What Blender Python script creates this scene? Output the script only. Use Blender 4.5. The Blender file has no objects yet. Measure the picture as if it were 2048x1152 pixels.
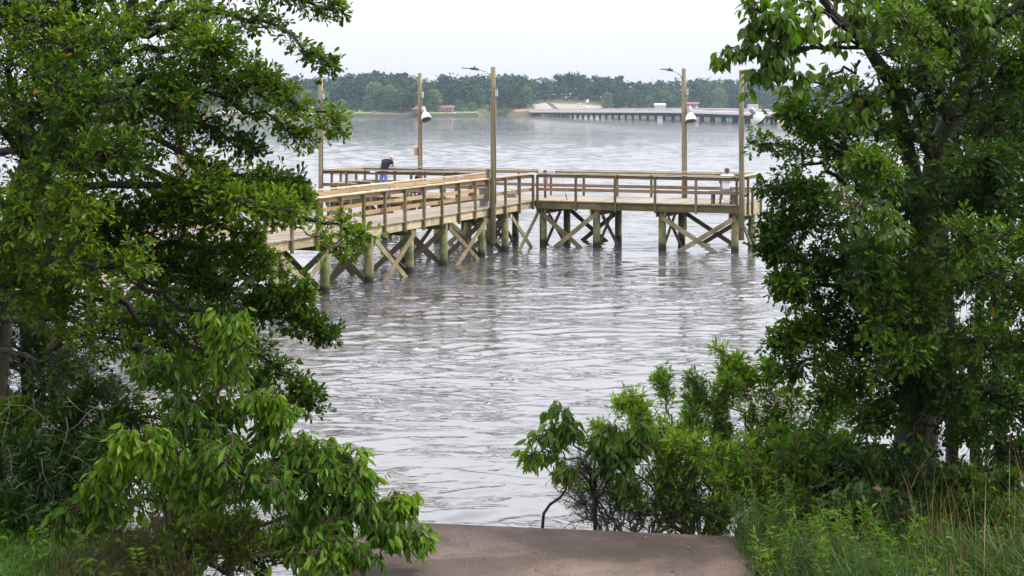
import bpy, math, random
import numpy as np
from mathutils import Vector, Matrix

sc = bpy.context.scene
COL = sc.collection
rs = np.random.RandomState(7)
random.seed(7)
R = math.radians

# ------------------------------------------------------------------ camera, sky, sun, exposure
EYE = 5.86                      # eye height above the water
FPX = 3000.0                    # focal length in pixels of the 2048 px wide photograph
HOR = 215.0                     # row of the horizon
cam_d = bpy.data.cameras.new('camera'); cam = bpy.data.objects.new('camera', cam_d); COL.objects.link(cam)
cam_d.lens = FPX / 2048 * 36.0; cam_d.sensor_width = 36.0
cam_d.shift_y = -(576 - HOR) / 2048.0
cam_d.clip_start = 0.1; cam_d.clip_end = 8000
cam.location = (0, 0, EYE); cam.rotation_euler = (R(90), 0, 0)
sc.camera = cam

SUN_EL, SUN_AZ = R(48), R(82)   # azimuth clockwise from +Y: the sun stands to the right, a little ahead
world = bpy.data.worlds.new("World"); sc.world = world; world.use_nodes = True
nt = world.node_tree; nt.nodes.clear()
wo = nt.nodes.new('ShaderNodeOutputWorld'); bg = nt.nodes.new('ShaderNodeBackground')
sky = nt.nodes.new('ShaderNodeTexSky'); sky.sky_type = 'NISHITA'; sky.sun_disc = False
sky.sun_elevation = SUN_EL; sky.sun_rotation = SUN_AZ; sky.air_density = 1.0; sky.dust_density = 3.0; sky.ozone_density = 1.0
tc = nt.nodes.new('ShaderNodeTexCoord')
mp = nt.nodes.new('ShaderNodeMapping'); mp.inputs['Scale'].default_value = (1, 1, 3.5)
nz = nt.nodes.new('ShaderNodeTexNoise'); nz.inputs['Scale'].default_value = 1.6; nz.inputs['Detail'].default_value = 5
nt.links.new(tc.outputs['Generated'], mp.inputs['Vector']); nt.links.new(mp.outputs[0], nz.inputs['Vector'])
cl = nt.nodes.new('ShaderNodeValToRGB')       # the overcast layer: thin and thick cloud
cl.color_ramp.elements[0].position = .3; cl.color_ramp.elements[0].color = (9.0, 9.0, 9.65, 1)
cl.color_ramp.elements[1].position = .7; cl.color_ramp.elements[1].color = (9.6, 9.6, 10.1, 1)
nt.links.new(nz.outputs['Fac'], cl.inputs['Fac'])
mx = nt.nodes.new('ShaderNodeMixRGB'); mx.inputs['Fac'].default_value = .93
nt.links.new(sky.outputs[0], mx.inputs[1]); nt.links.new(cl.outputs[0], mx.inputs[2])
sxyz = nt.nodes.new('ShaderNodeSeparateXYZ'); nt.links.new(tc.outputs['Generated'], sxyz.inputs[0])
gr_ = nt.nodes.new('ShaderNodeMapRange'); gr_.inputs['From Min'].default_value = 0; gr_.inputs['From Max'].default_value = .31
gr_.inputs['To Min'].default_value = .68; gr_.inputs['To Max'].default_value = 1.85      # overcast sky: brighter overhead than at the horizon
nt.links.new(sxyz.outputs['Z'], gr_.inputs['Value'])
vs_ = nt.nodes.new('ShaderNodeVectorMath'); vs_.operation = 'SCALE'; nt.links.new(mx.outputs[0], vs_.inputs[0]); nt.links.new(gr_.outputs[0], vs_.inputs['Scale'])
nt.links.new(vs_.outputs[0], bg.inputs['Color']); bg.inputs['Strength'].default_value = 0.093
nt.links.new(bg.outputs[0], wo.inputs['Surface'])

sun_d = bpy.data.lights.new('sun', 'SUN'); sun = bpy.data.objects.new('sun', sun_d); COL.objects.link(sun)
sun_d.energy = 3.2; sun_d.angle = R(10); sun_d.color = (1, .93, .82)
sdir = Vector((math.sin(SUN_AZ) * math.cos(SUN_EL), math.cos(SUN_AZ) * math.cos(SUN_EL), math.sin(SUN_EL)))
sun.rotation_euler = sdir.to_track_quat('Z', 'Y').to_euler()
sc.view_settings.view_transform = 'Standard'; sc.view_settings.look = 'None'
sc.view_settings.exposure = 0.5; sc.view_settings.gamma = 1.0
sc.cycles.max_bounces = 7; sc.cycles.diffuse_bounces = 3; sc.cycles.glossy_bounces = 3
sc.cycles.transmission_bounces = 4; sc.cycles.transparent_max_bounces = 6; sc.cycles.volume_bounces = 0
sc.cycles.use_denoising = True

# ------------------------------------------------------------------ helpers
def at(px, py, Y):
    """point of the place seen at a pixel of the photograph, Y metres ahead"""
    return np.array(((px - 1024) * Y / FPX, Y, EYE - (py - HOR) * Y / FPX))

def tag(o, label=None, cat=None, group=None, kind=None):
    if label: o['label'] = label
    if cat: o['category'] = cat
    if group: o['group'] = group
    if kind: o['kind'] = kind
    return o

def empty(name, loc=(0, 0, 0), rz=0.0):
    o = bpy.data.objects.new(name, None); COL.objects.link(o)
    o.location = loc; o.rotation_euler = (0, 0, rz); o.empty_display_size = .3
    return o

def copy_tree(o, parent=None):
    c = o.copy(); COL.objects.link(c); c.parent = parent
    for ch in list(o.children): copy_tree(ch, c)
    return c

class MB:
    """collects shapes and links them as one mesh object"""
    def __init__(s): s.v = []; s.f = []; s.c = []; s.sm = []; s.n = 0
    def add(s, vs, fs, val=None, smooth=False):
        vs = np.asarray(vs, float); s.v.append(vs)
        for f in fs: s.f.append(tuple(i + s.n for i in f)); s.sm.append(smooth)
        s.c.append(np.full(len(vs), rs.rand() if val is None else val)); s.n += len(vs)
    def box(s, x0, x1, y0, y1, z0, z1, val=None):
        s.add([(x0,y0,z0),(x1,y0,z0),(x1,y1,z0),(x0,y1,z0),(x0,y0,z1),(x1,y0,z1),(x1,y1,z1),(x0,y1,z1)],
              [(0,3,2,1),(4,5,6,7),(0,1,5,4),(1,2,6,5),(2,3,7,6),(3,0,4,7)], val)
    def bar(s, p0, p1, w, h, up=(0, 0, 1), val=None):
        """beam from p0 to p1; w across, h along up"""
        p0 = np.array(p0, float); p1 = np.array(p1, float); d = p1 - p0; d /= np.linalg.norm(d)
        up = np.array(up, float); sd = np.cross(d, up); sd /= np.linalg.norm(sd); up = np.cross(sd, d)
        vs = [p + a * sd * w / 2 + b * up * h / 2 for p in (p0, p1) for a, b in ((-1,-1),(1,-1),(1,1),(-1,1))]
        s.add(vs, [(0,1,2,3),(7,6,5,4),(0,4,5,1),(1,5,6,2),(2,6,7,3),(3,7,4,0)], val)
    def tube(s, pts, rad, n=8, val=None, caps=True):
        pts = [np.array(p, float) for p in pts]
        if np.isscalar(rad): rad = [rad] * len(pts)
        vs = []; fs = []; prev = None
        for i, p in enumerate(pts):
            d = pts[min(i + 1, len(pts) - 1)] - pts[max(i - 1, 0)]; d /= max(np.linalg.norm(d), 1e-9)
            if prev is None:
                a = np.array((1, 0, 0)) if abs(d[0]) < .8 else np.array((0, 1, 0)); prev = np.cross(d, a)
            sd = prev - d * prev.dot(d); sd /= np.linalg.norm(sd); prev = sd; u2 = np.cross(d, sd)
            for k in range(n):
                t = 2 * math.pi * k / n; vs.append(p + rad[i] * (sd * math.cos(t) + u2 * math.sin(t)))
        for i in range(len(pts) - 1):
            for k in range(n):
                fs.append((i*n+k, i*n+(k+1) % n, (i+1)*n+(k+1) % n, (i+1)*n+k))
        if caps: fs.append(tuple(range(n - 1, -1, -1))); fs.append(tuple(range((len(pts)-1)*n, len(pts)*n)))
        s.add(vs, fs, val, True)
    def lathe(s, prof, org, axis=(0, 0, 1), n=16, val=None):
        org = np.array(org, float); axis = np.array(axis, float); axis /= np.linalg.norm(axis)
        s.tube([org + axis * z for r, z in prof], [max(r, 1e-3) for r, z in prof], n, val)
    def build(s, name, mat, parent=None, flat=False):
        me = bpy.data.meshes.new(name); V = np.concatenate(s.v)
        me.from_pydata(V.tolist(), [], s.f)
        a = me.attributes.new('v', 'FLOAT', 'POINT'); a.data.foreach_set('value', np.concatenate(s.c).astype(np.float32))
        if not flat: me.polygons.foreach_set('use_smooth', s.sm)
        me.materials.append(mat); me.update()
        o = bpy.data.objects.new(name, me); COL.objects.link(o); o.parent = parent
        return o

def mesh_np(name, V, F, mat, parent=None, val=None, smooth=False):
    """V (n,3), F (m,k) int array, all faces with k corners"""
    me = bpy.data.meshes.new(name); V = np.asarray(V, np.float32); F = np.asarray(F, np.int32); k = F.shape[1]
    me.vertices.add(len(V)); me.vertices.foreach_set('co', V.ravel())
    me.loops.add(F.size); me.loops.foreach_set('vertex_index', F.ravel())
    me.polygons.add(len(F)); me.polygons.foreach_set('loop_start', np.arange(0, F.size, k, dtype=np.int32))
    me.polygons.foreach_set('loop_total', np.full(len(F), k, np.int32))
    if val is not None:
        a = me.attributes.new('v', 'FLOAT', 'POINT'); a.data.foreach_set('value', np.asarray(val, np.float32))
    me.polygons.foreach_set('use_smooth', np.full(len(F), smooth))
    me.materials.append(mat); me.update(calc_edges=True)
    o = bpy.data.objects.new(name, me); COL.objects.link(o); o.parent = parent
    return o

# ------------------------------------------------------------------ materials
def mat_new(name):
    m = bpy.data.materials.new(name); m.use_nodes = True; nt = m.node_tree
    return m, nt, nt.nodes['Principled BSDF']

def ramp(nt, stops):
    r = nt.nodes.new('ShaderNodeValToRGB'); e = r.color_ramp.elements
    while len(e) < len(stops): e.new(.5)
    for i, (p, c) in enumerate(stops): e[i].position = p; e[i].color = (*c, 1)
    return r

def noise(nt, scale, vec, detail=4, rough=.55, stretch=None, dist=0):
    n = nt.nodes.new('ShaderNodeTexNoise'); n.inputs['Scale'].default_value = scale
    n.inputs['Detail'].default_value = detail; n.inputs['Roughness'].default_value = rough; n.inputs['Distortion'].default_value = dist
    if stretch:
        m = nt.nodes.new('ShaderNodeMapping'); m.inputs['Scale'].default_value = stretch
        nt.links.new(vec, m.inputs['Vector']); vec = m.outputs[0]
    nt.links.new(vec, n.inputs['Vector']); return n

def flat(name, col, rough=.6, metal=0.0, var=.12):
    m, nt, b = mat_new(name); tcn = nt.nodes.new('ShaderNodeTexCoord')
    n = noise(nt, 9, tcn.outputs['Object'], 5)
    r = ramp(nt, [(.3, tuple(c * (1 - var) for c in col)), (.7, tuple(min(1, c * (1 + var)) for c in col))])
    nt.links.new(n.outputs['Fac'], r.inputs['Fac']); nt.links.new(r.outputs[0], b.inputs['Base Color'])
    b.inputs['Roughness'].default_value = rough; b.inputs['Metallic'].default_value = metal
    return m

def wood(name, light, dark, moss, stretch, mossy=.5, rough=.85):
    """weathered timber: grain stretched along the board, algae in patches, a tone of its own for each board"""
    m, nt, b = mat_new(name); L = nt.links
    tcn = nt.nodes.new('ShaderNodeTexCoord'); at_ = nt.nodes.new('ShaderNodeAttribute'); at_.attribute_name = 'v'
    oi = nt.nodes.new('ShaderNodeObjectInfo')
    off = nt.nodes.new('ShaderNodeVectorMath'); off.operation = 'ADD'
    sc_ = nt.nodes.new('ShaderNodeVectorMath'); sc_.operation = 'SCALE'; sc_.inputs['Scale'].default_value = 17.0
    cb = nt.nodes.new('ShaderNodeCombineXYZ'); ad = nt.nodes.new('ShaderNodeMath'); ad.operation = 'ADD'
    L.new(at_.outputs['Fac'], ad.inputs[0]); L.new(oi.outputs['Random'], ad.inputs[1])
    L.new(ad.outputs[0], cb.inputs[0]); L.new(ad.outputs[0], cb.inputs[1]); L.new(cb.outputs[0], sc_.inputs[0])
    L.new(tcn.outputs['Object'], off.inputs[0]); L.new(sc_.outputs[0], off.inputs[1])
    g = noise(nt, 1, off.outputs[0], 6, .7, stretch)
    p = noise(nt, 1.1, off.outputs[0], 6, .65, None, .4)
    md = nt.nodes.new('ShaderNodeMath'); md.operation = 'FRACT'; L.new(ad.outputs[0], md.inputs[0])
    mul = nt.nodes.new('ShaderNodeMath'); mul.operation = 'MULTIPLY_ADD'; mul.inputs[1].default_value = .3; mul.inputs[2].default_value = -.15
    L.new(md.outputs[0], mul.inputs[0])
    su = nt.nodes.new('ShaderNodeMath'); su.operation = 'ADD'; L.new(g.outputs['Fac'], su.inputs[0]); L.new(mul.outputs[0], su.inputs[1])
    r = ramp(nt, [(.25, dark), (.5, tuple((a + c) / 2 for a, c in zip(light, dark))), (.72, light)])
    L.new(su.outputs[0], r.inputs['Fac'])
    r2 = ramp(nt, [(.5 - .18 * (mossy - .3), (0, 0, 0)), (.66 - .18 * (mossy - .3), (1, 1, 1))]); L.new(p.outputs['Fac'], r2.inputs['Fac'])
    mm = nt.nodes.new('ShaderNodeMath'); mm.operation = 'MULTIPLY'; mm.inputs[1].default_value = min(1, mossy + .2)
    L.new(r2.outputs[0], mm.inputs[0])
    mxn = nt.nodes.new('ShaderNodeMixRGB'); L.new(mm.outputs[0], mxn.inputs['Fac']); L.new(r.outputs[0], mxn.inputs[1])
    mxn.inputs[2].default_value = (*moss, 1)
    L.new(mxn.outputs[0], b.inputs['Base Color']); b.inputs['Roughness'].default_value = rough
    b.inputs['Specular IOR Level'].default_value = .25
    bp = nt.nodes.new('ShaderNodeBump'); bp.inputs['Strength'].default_value = .3; bp.inputs['Distance'].default_value = .01
    L.new(g.outputs['Fac'], bp.inputs['Height']); L.new(bp.outputs[0], b.inputs['Normal'])
    return m

GREEN = (.085, .095, .035)
W_post = wood('post timber', (.20, .17, .10), (.07, .058, .03), (.07, .072, .026), (14, 14, 1.2), .5)
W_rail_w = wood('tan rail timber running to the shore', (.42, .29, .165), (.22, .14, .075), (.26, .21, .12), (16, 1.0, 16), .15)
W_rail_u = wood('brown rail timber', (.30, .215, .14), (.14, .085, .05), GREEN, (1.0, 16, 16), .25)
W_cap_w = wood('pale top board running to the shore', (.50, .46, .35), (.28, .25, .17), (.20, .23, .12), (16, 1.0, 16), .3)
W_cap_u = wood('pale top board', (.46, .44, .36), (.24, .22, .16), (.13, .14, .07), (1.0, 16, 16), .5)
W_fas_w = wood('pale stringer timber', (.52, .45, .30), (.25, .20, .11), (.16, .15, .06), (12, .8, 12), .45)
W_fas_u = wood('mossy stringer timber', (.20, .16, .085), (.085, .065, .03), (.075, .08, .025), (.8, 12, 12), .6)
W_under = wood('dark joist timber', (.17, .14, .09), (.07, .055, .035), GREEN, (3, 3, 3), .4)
W_deck = wood('grey deck boards', (.44, .36, .32), (.24, .185, .16), (.22, .20, .14), (3, 14, 14), .15)
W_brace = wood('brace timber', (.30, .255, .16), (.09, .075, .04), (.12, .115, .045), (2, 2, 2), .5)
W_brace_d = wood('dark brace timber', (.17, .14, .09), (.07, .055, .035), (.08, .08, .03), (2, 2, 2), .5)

def pile_mat():
    m, nt, b = mat_new('round pile timber'); L = nt.links
    g = nt.nodes.new('ShaderNodeNewGeometry'); oi = nt.nodes.new('ShaderNodeObjectInfo')
    n = noise(nt, 1, g.outputs['Position'], 6, .7, (9, 9, .9))
    n2 = noise(nt, 2.2, g.outputs['Position'], 5, .6)
    r = ramp(nt, [(.3, (.10, .085, .04)), (.5, (.23, .21, .11)), (.7, (.28, .24, .15))]); L.new(n.outputs['Fac'], r.inputs['Fac'])
    gr = ramp(nt, [(.42, (0, 0, 0)), (.6, (1, 1, 1))]); L.new(n2.outputs['Fac'], gr.inputs['Fac'])
    m1 = nt.nodes.new('ShaderNodeMixRGB'); L.new(gr.outputs[0], m1.inputs['Fac']); L.new(r.outputs[0], m1.inputs[1]); m1.inputs[2].default_value = (.10, .125, .045, 1)
    sp = nt.nodes.new('ShaderNodeSeparateXYZ'); L.new(g.outputs['Position'], sp.inputs[0])
    ad = nt.nodes.new('ShaderNodeMath'); ad.operation = 'MULTIPLY_ADD'; ad.inputs[1].default_value = .22; L.new(n2.outputs['Fac'], ad.inputs[0]); L.new(sp.outputs['Z'], ad.inputs[2])
    wet = ramp(nt, [(.30, (1, 1, 1)), (.46, (0, 0, 0))]); L.new(ad.outputs[0], wet.inputs['Fac'])   # splash zone stain
    m2 = nt.nodes.new('ShaderNodeMixRGB'); L.new(wet.outputs[0], m2.inputs['Fac']); L.new(m1.outputs[0], m2.inputs[1]); m2.inputs[2].default_value = (.028, .026, .016, 1)
    L.new(m2.outputs[0], b.inputs['Base Color']); b.inputs['Roughness'].default_value = .8; b.inputs['Specular IOR Level'].default_value = .25
    bp = nt.nodes.new('ShaderNodeBump'); bp.inputs['Strength'].default_value = .5; bp.inputs['Distance'].default_value = .02
    L.new(n.outputs['Fac'], bp.inputs['Height']); L.new(bp.outputs[0], b.inputs['Normal'])
    return m
W_pile = pile_mat()
W_pole = wood('light pole timber', (.28, .235, .145), (.12, .10, .058), (.11, .11, .045), (14, 14, .7), .35)
M_steel = flat('galvanised steel', (.42, .44, .46), .4, .7)
M_darksteel = flat('dark grey metal', (.07, .085, .09), .45, .5)
M_conduit = flat('grey conduit', (.17, .15, .14), .6)
M_white = flat('white enamel', (.78, .79, .80), .35, 0, .05)
M_glassdark = flat('brown lamp opening', (.05, .028, .022), .3)
M_grey = flat('cast grey housing', (.36, .36, .39), .45, .3)
M_plastic_grey = flat('grey plastic', (.14, .15, .165), .5)
M_black = flat('black plastic', (.015, .015, .017), .5)
M_orange = flat('orange plastic', (.62, .16, .02), .4)
M_yellow = flat('yellow plastic', (.75, .5, .05), .4)
M_whitebag = flat('white plastic bag', (.8, .8, .8), .5)
M_red = flat('red lettering', (.75, .10, .07), .5)
M_ink = flat('black lettering', (.03, .03, .03), .5)
M_rust = flat('rusty brown steel', (.12, .045, .03), .6)
M_blue = flat('blue glass eye', (.05, .17, .3), .3)
M_woodbox = flat('tan weathered box', (.45, .25, .14), .6)
# ------------------------------------------------------------------ water
RIDGE = .042
def water_mat():
    m, nt, b = mat_new('lake water'); L = nt.links
    g = nt.nodes.new('ShaderNodeNewGeometry')
    b.inputs['Base Color'].default_value = (.068, .067, .072, 1); b.inputs['Roughness'].default_value = .03
    b.inputs['IOR'].default_value = 1.85; b.inputs['Specular IOR Level'].default_value = .5
    n1 = noise(nt, 1, g.outputs['Position'], 4, .6, (3.0, 8.0, 1), .6)
    n2 = noise(nt, 1, g.outputs['Position'], 3, .6, (.35, .9, 1), .3)
    ad = nt.nodes.new('ShaderNodeMath'); ad.operation = 'MULTIPLY_ADD'; ad.inputs[1].default_value = 2.0
    L.new(n2.outputs['Fac'], ad.inputs[0]); L.new(n1.outputs['Fac'], ad.inputs[2])
    pt = noise(nt, 1, g.outputs['Position'], 3, .5, (.012, .035, 1), .5)     # wind patches
    pr = nt.nodes.new('ShaderNodeMapRange'); pr.inputs['From Min'].default_value = .35; pr.inputs['From Max'].default_value = .65
    pr.inputs['To Min'].default_value = .03; pr.inputs['To Max'].default_value = .09
    L.new(pt.outputs['Fac'], pr.inputs['Value'])
    bp = nt.nodes.new('ShaderNodeBump'); bp.inputs['Distance'].default_value = .05
    L.new(pr.outputs[0], bp.inputs['Strength'])
    L.new(ad.outputs[0], bp.inputs['Height'])
    # short steep wavelets: thin curling ridges, broken into lengths by a mask
    hs = None
    for s_, w_, off_ in (((.38, 1.25, 1), .045, 0.0), ((.8, 2.4, 1), .05, 9.0)):
        mpn = nt.nodes.new('ShaderNodeMapping'); mpn.inputs['Location'].default_value = (off_, off_ * 1.7, 0); mpn.inputs['Rotation'].default_value = (0, 0, R(8)); L.new(g.outputs['Position'], mpn.inputs['Vector'])
        nn = noise(nt, 1, mpn.outputs[0], 3, .6, s_, .5)
        a1 = nt.nodes.new('ShaderNodeMath'); a1.operation = 'SUBTRACT'; a1.inputs[1].default_value = .5; L.new(nn.outputs['Fac'], a1.inputs[0])
        a2 = nt.nodes.new('ShaderNodeMath'); a2.operation = 'ABSOLUTE'; L.new(a1.outputs[0], a2.inputs[0])
        mr = nt.nodes.new('ShaderNodeMapRange'); mr.interpolation_type = 'SMOOTHSTEP'; mr.inputs['From Min'].default_value = 0; mr.inputs['From Max'].default_value = w_
        mr.inputs['To Min'].default_value = 1; mr.inputs['To Max'].default_value = 0; L.new(a2.outputs[0], mr.inputs['Value'])
        mk = noise(nt, 1, mpn.outputs[0], 3, .6, (.22, .45, 1), .4); mkr = nt.nodes.new('ShaderNodeMapRange'); mkr.inputs['From Min'].default_value = .49; mkr.inputs['From Max'].default_value = .61
        L.new(mk.outputs['Fac'], mkr.inputs['Value'])
        pm = nt.nodes.new('ShaderNodeMath'); pm.operation = 'MULTIPLY'; L.new(mr.outputs[0], pm.inputs[0]); L.new(mkr.outputs[0], pm.inputs[1])
        if hs is None: hs = pm
        else:
            sm = nt.nodes.new('ShaderNodeMath'); sm.operation = 'ADD'; L.new(hs.outputs[0], sm.inputs[0]); L.new(pm.outputs[0], sm.inputs[1]); hs = sm
    yy_ = nt.nodes.new('ShaderNodeSeparateXYZ'); L.new(g.outputs['Position'], yy_.inputs[0])      # the open lake lies smoother than the water by the pier
    op = nt.nodes.new('ShaderNodeMapRange'); op.inputs['From Min'].default_value = 60; op.inputs['From Max'].default_value = 110; op.inputs['To Min'].default_value = 1; op.inputs['To Max'].default_value = .2
    L.new(yy_.outputs['Y'], op.inputs['Value']); om = nt.nodes.new('ShaderNodeMath'); om.operation = 'MULTIPLY'; L.new(hs.outputs[0], om.inputs[0]); L.new(op.outputs[0], om.inputs[1]); hs = om
    b2 = nt.nodes.new('ShaderNodeBump'); b2.inputs['Distance'].default_value = RIDGE; b2.inputs['Strength'].default_value = 1.0
    L.new(hs.outputs[0], b2.inputs['Height']); L.new(bp.outputs[0], b2.inputs['Normal']); L.new(b2.outputs[0], b.inputs['Normal'])
    return m
M_water = water_mat()
ny, nx = 1900, 640
Yr = 8.6 * np.exp(np.linspace(0, math.log(1500 / 8.6), ny))
tt = np.linspace(-1, 1, nx)
YY, TT = np.meshgrid(Yr, tt, indexing='ij')
XX = TT * (.40 * YY + 5)
ZZ = np.zeros_like(XX)
dY = np.gradient(Yr)[:, None]; dX = ((.40 * YY + 5) * 2 / nx)
wr = np.random.RandomState(21)
# slow warp so that crests bend and break off
wx = XX + .25 * np.sin(.55 * YY + .3 * XX) + .16 * np.sin(1.15 * XX - .7 * YY + 2)
wy = YY + .22 * np.sin(.48 * XX + .4 * YY + 1) + .11 * np.sin(1.35 * XX + 1.0 * YY)
env = .75 + .35 * np.sin(.21 * XX + .33 * YY + .5) * np.sin(.13 * YY - .27 * XX) + .2 * np.sin(.9 * YY + .55 * XX) * np.sin(.6 * XX - .37 * YY)
for k in range(64):
    lam = .25 * (4.5 ** wr.rand()); th = R(90 + 8) + wr.normal() * R(27)
    kk = 2 * math.pi / lam
    ph = kk * (math.cos(th) * wx + math.sin(th) * wy) + wr.rand() * 6.28
    slope = .0125 * (lam / .6) ** -.15
    fade = np.clip((lam / (2.6 * np.maximum(dY, dX * .6)) - 1) / 1.0, 0, 1)
    s = np.sin(ph)
    ZZ += slope / kk * fade * (s + .25 * np.cos(2 * ph))
# short steep crests: flat between, sharp on the line of the crest, broken into lengths
for k in range(12):
    lam = .6 + .9 * wr.rand(); th = R(90 + 10) + wr.normal() * R(17); kk = 2 * math.pi / lam
    ux = math.cos(th) * wx + math.sin(th) * wy; vx = -math.sin(th) * XX + math.cos(th) * YY
    ph = kk * (ux + .10 * np.sin(2.1 * vx + k) + .05 * np.sin(4.7 * vx + 2.2 * k)) + wr.rand() * 6.28
    g = np.clip(np.sin(vx * (1.1 + .8 * wr.rand()) + 6 * wr.rand()) + np.sin(ux * (.7 + .6 * wr.rand()) + vx * .4 + 6 * wr.rand()) - .35, 0, 1.2)
    fade = np.clip((lam / (5.0 * np.maximum(dY, dX * .5)) - 1) / 1.0, 0, 1)
    ZZ += .09 / kk * g * fade * np.exp(3.0 * (np.cos(ph) - 1))
ZZ *= env
for k in range(30):      # longer chop on the open lake, where the wind has more reach
    lam = 1.1 * (2.6 ** wr.rand()); th = R(95) + wr.normal() * R(45); kk = 2 * math.pi / lam
    fade = np.clip((lam / (2.4 * np.maximum(dY, dX * .5)) - 1), 0, 1) * np.clip((YY - 62) / 60, 0, 1)
    ZZ += .012 / kk * fade * np.sin(kk * (math.cos(th) * wx + math.sin(th) * wy) + wr.rand() * 6.28)
V = np.stack([XX, YY, ZZ], -1).reshape(-1, 3)
i = np.arange(ny - 1)[:, None] * nx + np.arange(nx - 1)[None, :]
F = np.stack([i, i + 1, i + nx + 1, i + nx], -1).reshape(-1, 4)
o = mesh_np('water', V, F, M_water, smooth=True); tag(o, 'rippled grey lake water around the pier', kind='structure')
mb = MB(); mb.box(-1500, 1500, -60, 1500, -.6, -.25); o = mb.build('lake', M_water); tag(o, 'wide calm lake under the ripples', kind='structure')
# ------------------------------------------------------------------ pier frame: u along the platform, w away from the shore
TH = R(22)
def PW(u, w, z=0.0): return (u * math.cos(TH) + w * math.sin(TH), -u * math.sin(TH) + w * math.cos(TH), z)
DECK = 1.94; CAPZ = 3.10
UN, UF = -22.9, -24.95            # walkway edges: near rail, far rail
U0, U1, W0, W1 = -33.0, -14.1, 59.3, 62.9   # platform
WS = 20.0                          # landward end
PO = PW(-23.9, 50)                 # pier base point
pier = empty('fishing_pier', PO, -TH)
tag(pier, 'T-shaped weathered wooden fishing pier standing on round piles in the lake', 'pier')
ou, ow = -23.9, 50.0
def L3(u, w, z): return (u - ou, w - ow, z)
def pbox(mb, u0, u1, w0, w1, z0, z1, val=None): mb.box(u0 - ou, u1 - ou, w0 - ow, w1 - ow, z0, z1, val)

# deck boards
mb = MB(); w = WS
while w < W0:
    pbox(mb, UF - .06 + rs.uniform(-.015, .015), UN + .06 + rs.uniform(-.015, .015), w, w + .138, DECK - .04, DECK + rs.uniform(-.003, .002)); w += .146
mb.build('walkway_deck', wood('grey walkway boards', (.35, .305, .25), (.19, .155, .12), (.22, .20, .14), (3, 14, 14), .15), pier)
mb = MB(); w = W0 - .05
u = U0 - .05
while u < U1:
    pbox(mb, u, u + .138, W0 - .08 + rs.uniform(-.02, .015), W1 + .06, DECK - .04, DECK + rs.uniform(-.003, .002)); u += .146
mb.build('platform_deck', wood('pinkish platform boards', (.36, .32, .255), (.19, .16, .12), (.2, .2, .12), (14, 3, 14), .15), pier)

# stringers
mb = MB()
for uu in (UN - .02, ):
    a = WS
    while a < W0 - .1:
        b_ = min(a + 3.66, W0 - .1); pbox(mb, uu - .05, uu, a, b_ - .008, 1.60, 1.895); a += 3.66
mb.build('walkway_stringer', W_fas_w, pier)
mb = MB()
for uu in (UF + .03, -23.4, -24.0, -24.6):
    pbox(mb, uu, uu + .05, WS, W0 - .1, 1.62, 1.893)
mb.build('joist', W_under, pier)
mb = MB()
for (a0, b0) in ((U0, UF - .003), (UN + .003, U1)):
    a = a0
    while a < b0 - .2:
        b_ = min(a + 3.66, b0); pbox(mb, a, b_ - .008, W0, W0 + .05, 1.59, 1.895); a += 3.66
pbox(mb, U0, U1, W1 - .05, W1, 1.59, 1.893)
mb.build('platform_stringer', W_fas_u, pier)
mb = MB()
for ww in (W0 + .9, W0 + 1.8, W0 + 2.7): pbox(mb, U0 + .06, U1 - .06, ww, ww + .05, 1.62, 1.893)
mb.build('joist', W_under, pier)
# end skirts of upright boards
for uu, s in ((U1, 1), (U0 - .03, -1)):
    mb = MB(); w = W0 + .06
    while w < W1 - .06:
        pbox(mb, uu, uu + .03, w, w + .135, 1.42 + rs.uniform(-.03, .03), 1.893); w += .143
    mb.build('end_skirt', W_fas_w, pier)

# piles, cap beams, braces
bents = [22.5, 25.6, 28.8, 32.0, 35.2, 38.4, 41.5, 44.5, 47.55, 50.45, 54.0, 56.4]
def pile(u, w, r=.15):
    mb = MB(); lean = rs.uniform(-.03, .03, 2)
    mb.tube([L3(u + lean[0] * t, w + lean[1] * t, z) for t, z in ((1, -1.5), (.6, -.2), (.3, .7), (0, 1.60))], [r * 1.04, r * 1.02, r, r * .96], 14)
    mb.build('pile', W_pile, pier)
def brace(p, q, mat, up):
    mb = MB(); mb.bar(L3(*p), L3(*q), .045, .185, up); mb.build('brace', mat, pier)
def cap(p, q, off):
    mb = MB()
    for s in (-1, 1):
        mb.bar(L3(p[0] + off[0] * s, p[1] + off[1] * s, 1.48), L3(q[0] + off[0] * s, q[1] + off[1] * s, 1.48), .05, .235)
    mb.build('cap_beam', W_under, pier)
for i, w in enumerate(bents):
    pile(UN - .2, w); pile(UF + .2, w)
    cap((UN - .03, w), (UF + .03, w), (0, .175))
    # crosswise X
    if i > 2:
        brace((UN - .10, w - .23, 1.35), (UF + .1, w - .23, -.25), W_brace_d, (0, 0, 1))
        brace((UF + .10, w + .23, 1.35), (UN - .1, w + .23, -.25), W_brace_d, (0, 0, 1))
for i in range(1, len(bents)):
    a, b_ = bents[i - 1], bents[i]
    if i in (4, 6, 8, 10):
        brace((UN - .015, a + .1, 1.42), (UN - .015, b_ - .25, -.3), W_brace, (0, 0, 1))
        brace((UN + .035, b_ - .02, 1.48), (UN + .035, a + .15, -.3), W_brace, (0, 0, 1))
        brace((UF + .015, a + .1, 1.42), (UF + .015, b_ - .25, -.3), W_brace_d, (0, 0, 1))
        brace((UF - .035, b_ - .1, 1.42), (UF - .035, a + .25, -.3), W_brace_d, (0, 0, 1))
us = [-32.7, -30.2, -27.6, -25.1, -22.65, -20.25, -17.4, -14.35]
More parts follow.
